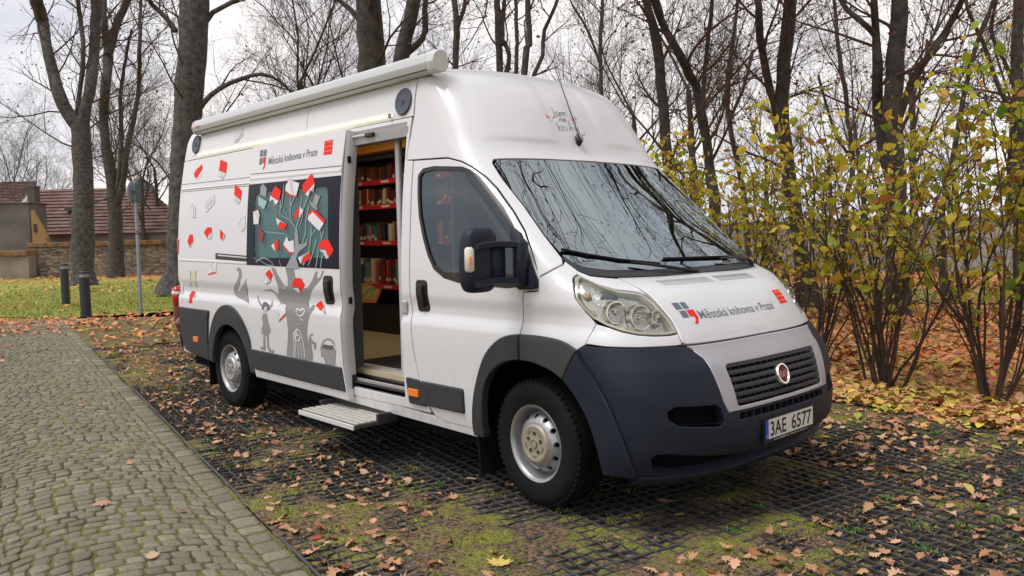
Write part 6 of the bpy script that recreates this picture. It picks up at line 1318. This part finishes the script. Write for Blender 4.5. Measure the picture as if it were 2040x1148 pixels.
# ================================================================ LEFT BACKGROUND: wall, houses, bollards, sign
STONE=None
def stonemat():
    m=bpy.data.materials.new('rubble_stone');m.use_nodes=True;t=m.node_tree;b=t.nodes['Principled BSDF'];l=t.links.new;b.inputs['Roughness'].default_value=.95
    tc=t.nodes.new('ShaderNodeTexCoord');mp=t.nodes.new('ShaderNodeMapping');mp.inputs['Scale'].default_value=(1.9,1.9,5.5);l(tc.outputs['Object'],mp.inputs[0])
    vo=t.nodes.new('ShaderNodeTexVoronoi');vo.inputs['Scale'].default_value=1.6;l(mp.outputs[0],vo.inputs[0]);ve=t.nodes.new('ShaderNodeTexVoronoi');ve.feature='DISTANCE_TO_EDGE';ve.inputs['Scale'].default_value=1.6;l(mp.outputs[0],ve.inputs[0])
    sp=t.nodes.new('ShaderNodeSeparateColor');l(vo.outputs['Color'],sp.inputs[0]);r=t.nodes.new('ShaderNodeValToRGB');e=r.color_ramp.elements;e.new(.5)
    e[0].color=(.15,.13,.095,1);e[1].color=(.24,.21,.16,1);e[2].color=(.34,.30,.23,1);l(sp.outputs[0],r.inputs[0])
    mr=t.nodes.new('ShaderNodeMapRange');mr.inputs[2].default_value=.05;l(ve.outputs['Distance'],mr.inputs[0]);x=t.nodes.new('ShaderNodeMixRGB');x.inputs[1].default_value=(.09,.08,.06,1);l(mr.outputs[0],x.inputs[0]);l(r.outputs[0],x.inputs[2]);l(x.outputs[0],b.inputs['Base Color'])
    bp=t.nodes.new('ShaderNodeBump');bp.inputs['Distance'].default_value=.05;l(mr.outputs[0],bp.inputs['Height']);l(bp.outputs[0],b.inputs['Normal']);return m
STONE=stonemat()
def wallseg(name,pA,pB,h,th,mat,label,cat,coping=None,cmat=None):
    pA=np.array(pA,float);pB=np.array(pB,float);d=pB-pA;L_=np.hypot(d[0],d[1]);an=math.atan2(d[1],d[0])
    e=empty(name,(pA[0],pA[1],0),an,label=label,cat=cat)
    MB().box((L_/2,0,h/2-.05),(L_,th,h+.1)).build('wall_body',mat,e)
    if coping:
        MB().box((L_/2,0,h+coping/2),(L_,th+.25,coping),bev=.02).build('coping',cmat,e)
    return e,L_
COP=M('mossy_coping',(.10,.085,.06),.95,noise=(3,1,(.33,.17,.06)),bump=(15,.8,.03))
d_=40.0
def PX(px,depth,z=0):
    p=AT(px,500,depth);p[2]=z;return p
def ZP(py,px,depth):return AT(px,py,depth)[2]
zt=ZP(490,200,d_)
e,_=wallseg('stone_wall',PX(64,d_),PX(470,d_),zt,.6,STONE,'long rubble stone wall with a leaf-covered coping, below the tiled roof','wall',.22,COP)
CON=M('stained_render',(.11,.105,.10),.95,noise=(.6,.9,(.18,.17,.155)),bump=(20,.4,.02));CON2=M('pale_render',(.28,.26,.215),.95,noise=(.8,.9,(.17,.155,.125)))
e,_=wallseg('rendered_wall',PX(-500,39),PX(63,39),ZP(510,30,39),.6,CON2,'pale stained rendered wall at the left edge, joining the stone wall','wall',.25,COP)
# grey building
b0=PX(-420,42);b1=PX(62,42);an=math.atan2(b1[1]-b0[1],b1[0]-b0[0]);L_=np.hypot(*(b1-b0)[:2]);e=empty('grey_building',tuple(b0),an,label='flat-fronted grey rendered building at the left edge behind the rendered wall',cat='building')
hb=ZP(406,20,42);MB().box((L_/2,.8,hb/2),(L_,1.6,hb)).build('wall',CON,e);MB().box((L_/2,.8,hb+.03),(L_+.2,1.8,.06),bev=.02).build('roof',CON,e)
MB().box((L_-.22,.9,hb+.4),(.40,.5,.9),bev=.02).box((L_-.22,.9,hb+.88),(.48,.56,.08)).build('chimney',M('sooty_render',(.10,.09,.08),.95),e)
# house with tiled roof
def tilemat():
    m=bpy.data.materials.new('clay_tiles');m.use_nodes=True;t=m.node_tree;b=t.nodes['Principled BSDF'];l=t.links.new;b.inputs['Roughness'].default_value=.85
    tc=t.nodes.new('ShaderNodeTexCoord');br=t.nodes.new('ShaderNodeTexBrick');br.inputs['Scale'].default_value=1;br.inputs['Brick Width'].default_value=.26;br.inputs['Row Height'].default_value=.33;br.inputs['Mortar Size'].default_value=.022
    br.inputs['Color1'].default_value=(.18,.095,.075,1);br.inputs['Color2'].default_value=(.11,.062,.052,1);br.inputs['Mortar'].default_value=(.07,.03,.03,1);l(tc.outputs['UV'],br.inputs[0])
    n=t.nodes.new('ShaderNodeTexNoise');n.inputs['Scale'].default_value=1.2;n.inputs['Detail'].default_value=6;l(tc.outputs['Object'],n.inputs[0]);x=t.nodes.new('ShaderNodeMixRGB');mr=t.nodes.new('ShaderNodeMapRange');mr.inputs[1].default_value=.45;mr.inputs[2].default_value=.7;mr.inputs[4].default_value=.6;l(n.outputs[0],mr.inputs[0]);l(mr.outputs[0],x.inputs[0]);l(br.outputs[0],x.inputs[1]);x.inputs[2].default_value=(.24,.18,.155,1);l(x.outputs[0],b.inputs['Base Color']);return m
TILE=tilemat()
def roofpoly(name,P,mat,par,uvs):
    """overlapping courses of tiles between eaves and ridge: P=[eaveL,eaveR,ridgeR,ridgeL]"""
    a,b,c,d=[np.array(p,float) for p in P];n=14;mb=MB();V=[];F=[];UV=[]
    nrm=np.cross(b-a,d-a);nrm/=np.linalg.norm(nrm)
    if nrm[2]<0:nrm=-nrm
    H=np.linalg.norm(d-a)
    for i in range(n):
        f0,f1=i/n,(i+1)/n;l0=a+(d-a)*f0;r0=b+(c-b)*f0;l1=a+(d-a)*f1;r1=b+(c-b)*f1
        q=[l0+nrm*.07,r0+nrm*.07,r1+nrm*.0,l1+nrm*.0];k=len(V);V+=q+[l0,r0];F+=[(k,k+1,k+2,k+3),(k+4,k+5,k+1,k)]
        w=np.linalg.norm(b-a);UV+=[(0,f0*H),(w,f0*H),(w,f1*H),(0,f1*H),(0,f0*H),(w,f0*H),(w,f0*H),(0,f0*H)]
    mb.add(V,F);o=mb.build(name,mat,par);uv=o.data.uv_layers.new();uv.data.foreach_set('uv',np.array(UV).ravel());return o
dh=46.
def house(pxl,pxr,pxrr,eave,ridge,depth,rise,label):
    e=empty('tiled_house',tuple(PX(pxl,depth)),0,label=label,cat='house');o=np.array(e.location)
    fw=FW.copy();fw[2]=0;fw/=np.linalg.norm(fw)
    eL=PX(pxl,depth,ZP(eave,200,depth));eR=PX(pxrr,depth,ZP(eave,200,depth));dr=depth+rise;rL=PX(pxl-33,dr,ZP(ridge,200,dr));rR=PX(pxr,dr,ZP(ridge,200,dr))
    roofpoly('roof',[eL-o,eR-o,rR-o,rL-o],TILE,e,None)
    bL=PX(pxl,depth+2*rise,eL[2]);bR=PX(pxrr,depth+2*rise,eL[2]);roofpoly('roof',[bR-o,bL-o,rL-o,rR-o],TILE,e,None)
    YEL=M('eaves_grey',(.20,.20,.21),.9)
    mb=MB();gl_=[PX(pxl,depth+.2,0),PX(pxl,depth+2*rise-.2,0)];z=eL[2]
    wl=[PX(pxl,depth+.3,0),PX(pxrr,depth+.3,0),PX(pxrr,depth+2*rise-.3,0),PX(pxl,depth+2*rise-.3,0)]
    for i in range(4):
        a,b=wl[i],wl[(i+1)%4];mb.add([a-o,b-o,b-o+(0,0,z),a-o+(0,0,z)],[(0,1,2,3)])
    mb.add([wl[0]-o+(0,0,z),wl[3]-o+(0,0,z),rL-o-(0,0,.05)],[(0,1,2)]);mb.add([wl[1]-o+(0,0,z),wl[2]-o+(0,0,z),rR-o-(0,0,.05)],[(0,1,2)]);mb.build('wall',YEL,e)
    return e,o,(eL,eR,rL,rR)
hs,ho,(eL,eR,rL,rR)=house(95,296,400,467,376,dh,4.5,'old house with a large weathered red-brown tiled roof above the stone wall')
# skylights and chimney
mid=(eL*.35+eR*.15+rL*.35+rR*.15);MB().box(mid-ho+np.array([0,0,.10]),(1.0,.9,.22),rz=math.atan2(RT[1],RT[0])).build('roof_hatch',M('dark_hatch',(.05,.05,.055),.5),hs)
# yellow gable of the lean-to in front of the roof's left end
yb=PX(66,41.7);e=empty('yellow_gable_house',tuple(yb),math.atan2(RT[1],RT[0]),label='narrow yellow gable wall between the grey building and the tiled roof',cat='building')
s2=41.7/FPX;z0=ZP(472,80,41.7);z1=ZP(418,68,41.7);mb=MB();mb.prism([(0,0),(27*s2,0),(27*s2,z0),(0,z1)],lambda a,b:(a,0,b),lambda a,b:(a,.3,b));mb.build('wall',M('yellow_render',(.34,.22,.08),.95,noise=(2,.8,(.30,.20,.09))),e)
MB().box((.18,-.02,z0+.45),(.14,.05,.42)).build('window',M('dark_pane',(.03,.03,.035),.2),e)
# low red roof at far left and dark pyramid roof far right
mb=PX(-200,52);e=empty('low_roofed_house',tuple(mb),math.atan2(RT[1],RT[0]),label='low house with a red tiled roof seen over the grey building at the left edge',cat='house')
s2=52/FPX;MB().box((125*s2,2,ZP(405,0,52)/2),(250*s2,4,ZP(405,0,52))).build('wall',CON2,e)
roofpoly('roof',[(0,-.3,ZP(405,0,52)),(255*s2,-.3,ZP(405,0,52)),(240*s2,2.5,ZP(362,0,54)),(0,2.5,ZP(362,0,54))],TILE,e,None)
pb=PX(288,62);e=empty('pyramid_roofed_house',tuple(pb),.2,label='distant house with a dark slate pyramid roof behind the signpost',cat='house')
s3=62/FPX;zr=ZP(382,288,62);zz=ZP(352,288,62);w3=26*s3;MB().box((0,0,zr/2),(w3*1.7,w3*1.7,zr)).build('wall',CON2,e);MB().add([(-w3,-w3,zr),(w3,-w3,zr),(w3,w3,zr),(-w3,w3,zr),(0,0,zz)],[(0,1,4),(1,2,4),(2,3,4),(3,0,4),(0,3,2,1)]).build('roof',M('slate_roof',(.10,.105,.12),.7),e)
# bollards
BOL=M('bollard_black',(.022,.030,.040),.5);BOT=M('bollard_top',(.35,.36,.37),.4,metal=.4)
def bollard(px,py,h,r0,label):
    p=G(px,py);e=empty('bollard',tuple(p),label=label,cat='bollard',group='black bollard lamps on the lawn edge')
    MB().lathe([(0.0001,0),(r0*1.1,0),(r0*1.1,.02),(r0,.025),(r0,h*.87)],n=24).build('post',BOL,e,True);MB().lathe([(r0*.8,h*.87),(r0*.8,h*.95)],n=24).lathe([(r0*.99,h*.885),(r0*.99,h*.9)],n=24).build('lamp_glass',BOT,e,True)
    MB().lathe([(r0*1.03,h*.95),(r0*1.05,h*.985),(r0*.9,h),(.0001,h*1.003)],n=24).lathe([(.0001,h*.949),(r0*1.03,h*.95)],n=24).build('lid',BOL,e,True)
bollard(172,631,.96,.105,'black cylindrical bollard lamp, the nearer and thicker of the two')
bollard(132,606,1.04,.10,'black cylindrical bollard lamp, the farther one standing left')
# sign post with a round sign seen nearly edge-on from behind
p=G(281,624);dep=(p-CAM)@FW;e=empty('road_sign',tuple(p),label='grey metal signpost with a round sign seen almost edge-on, left of the van',cat='road sign')
hp=ZP(356,273,dep);tilt=(AT(268,352,dep)-p);tilt=tilt/ tilt[2]*hp
MB().tube([(0,0,-.05),tuple(tilt)],.037,12).build('post',M('galvanised_steel',(.27,.31,.36),.45,metal=.5),e,True)
MB().tube([tuple(tilt*.585),tuple(tilt*.592)],.039,12).tube([tuple(tilt*.60),tuple(tilt*.607)],.039,12).build('band',BLK,e)
c=np.array(tilt)*1.0;c[2]-=.30
lft=-RT.copy();lft[2]=0;lft/=np.linalg.norm(lft);fwd=FW.copy();fwd[2]=0;fwd/=np.linalg.norm(fwd)
nn=lft*.99+fwd*.12;nn/=np.linalg.norm(nn)
q=Vector((0,0,1)).rotation_difference(Vector(nn)).to_matrix()
mb=MB();mb.lathe([(.0001,0),(.225,0),(.24,.008),(.24,-.012),(.225,-.016),(.0001,-.016)],n=40);cc=c+nn*.06;mb.v=[tuple(Vector(cc)+q@Vector(v)) for v in mb.v];mb.build('sign_plate',M('sign_back',(.42,.45,.50),.4,metal=.3),e,True,40)
mb=MB();mb.box(tuple(c-nn*.06),(.20,.03,.40),rz=math.atan2(nn[1],nn[0])+math.pi/2,bev=.01);mb.build('second_plate',M('sign_box_green',(.06,.12,.12),.5),e)
MB().box(tuple(c),(.12,.08,.05)).box(tuple(c+np.array([0,0,-.2])),(.12,.08,.05)).build('bracket',BLK,e)
# right background: pale garden wall
GW=M('garden_wall_concrete',(.30,.29,.27),.9,noise=(.7,.7,(.42,.40,.36)),bump=(20,.3,.01))
pa,pb_=PX(1380,30),PX(2500,24.5);e,L_=wallseg('garden_wall',pa,pb_,1.75,.25,GW,'pale concrete garden wall behind the shrubs on the right','wall',.08,GW)
mb=MB();x=0
while x<L_:
    mb.box((x,-.14,.85),(.14,.06,1.8));x+=2.4
mb.build('pilasters',GW,e)
# far houses behind the right thicket, barely seen
# red car parked beyond the van
car=empty('parked_car',(-7.16,.50,0),math.atan2(.52,-.85),label='dark red car parked behind the van, only its rear corner showing',cat='car')
CR=M('maroon_paint',(.10,.012,.016),.3,coat=.8)
def carbody():
    # side profile (x forward), half widths by height
    st=[(-.05,.55,.62,.30),(0,.50,.80,.25)]
    xs_=[-.08,0.0,.12,.5,1.2,2.2,2.9,3.4,3.9,4.05];top=[.78,1.02,1.12,1.42,1.50,1.47,1.02,.95,.80,.60];bot=[.42,.28,.22,.20,.20,.20,.20,.22,.28,.40];hw=[.62,.78,.84,.86,.87,.87,.86,.84,.74,.55]
    mb=MB();n=14;V=[]
    for x,t,b,h in zip(xs_,top,bot,hw):
        belt=min(t,.88)
        pr=[(-h*.7,b),(-h*.96,b+.08),(-h,b+(belt-b)*.5),(-h*.985,belt),(-h*(.80 if t>1 else .95),max(belt,t-.10)),(-h*(.62 if t>1 else .8),t)]
        pr=pr+[(-y,z) for y,z in pr[::-1]]
        V+=[(x,y,z) for y,z in pr]
    k=12;F=[(i*k+j,i*k+(j+1)%k,(i+1)*k+(j+1)%k,(i+1)*k+j) for i in range(len(xs_)-1) for j in range(k)]+[tuple(range(k))[::-1],tuple(range((len(xs_)-1)*k,len(xs_)*k))]
    mb.add(V,F);o=mb.build('body',CR,car,True,60);m=o.modifiers.new('s','SUBSURF');m.levels=m.render_levels=2
carbody()
for s in (-1,1):
    MB().box((.04,s*.745,.82),(.12,.12,.28),bev=.04).build('tail_light',M('car_red_lens',(.45,.01,.01),.15,coat=.8),car,True,60)
    MB().box((.03,s*.752,.87),(.118,.112,.06),bev=.02).build('reversing_light',M('car_white_lens',(.75,.70,.70),.2),car)
    for x in (.95,3.25):
        w_=empty('wheel',(x,s*.76,.31));w_.parent=car
        MB().lathe([(.19,-.09),(.29,-.10),(.315,-.07),(.315,.07),(.29,.10),(.19,.09)],axis='y',n=32).build('tyre',RUB,w_,True);MB().lathe([(.0001,-.06*1),(.12,-.07),(.19,-.085),(.19,.085),(.12,.07),(.0001,.06)],axis='y',n=32).build('rim',STEEL,w_,True)
MB().box((-.10,0,.48),(.16,1.5,.20),bev=.06).build('bumper',CR,car,True,60)
MB().box((1.5,-.80,1.18),(1.5,.04,.26),bev=.01).box((1.5,.80,1.18),(1.5,.04,.26),bev=.01).build('side_glass',M('car_glass',(.02,.025,.03),.05,coat=.5),car)
# remove prototypes never used as themselves is not needed: every prototype stands in the scene
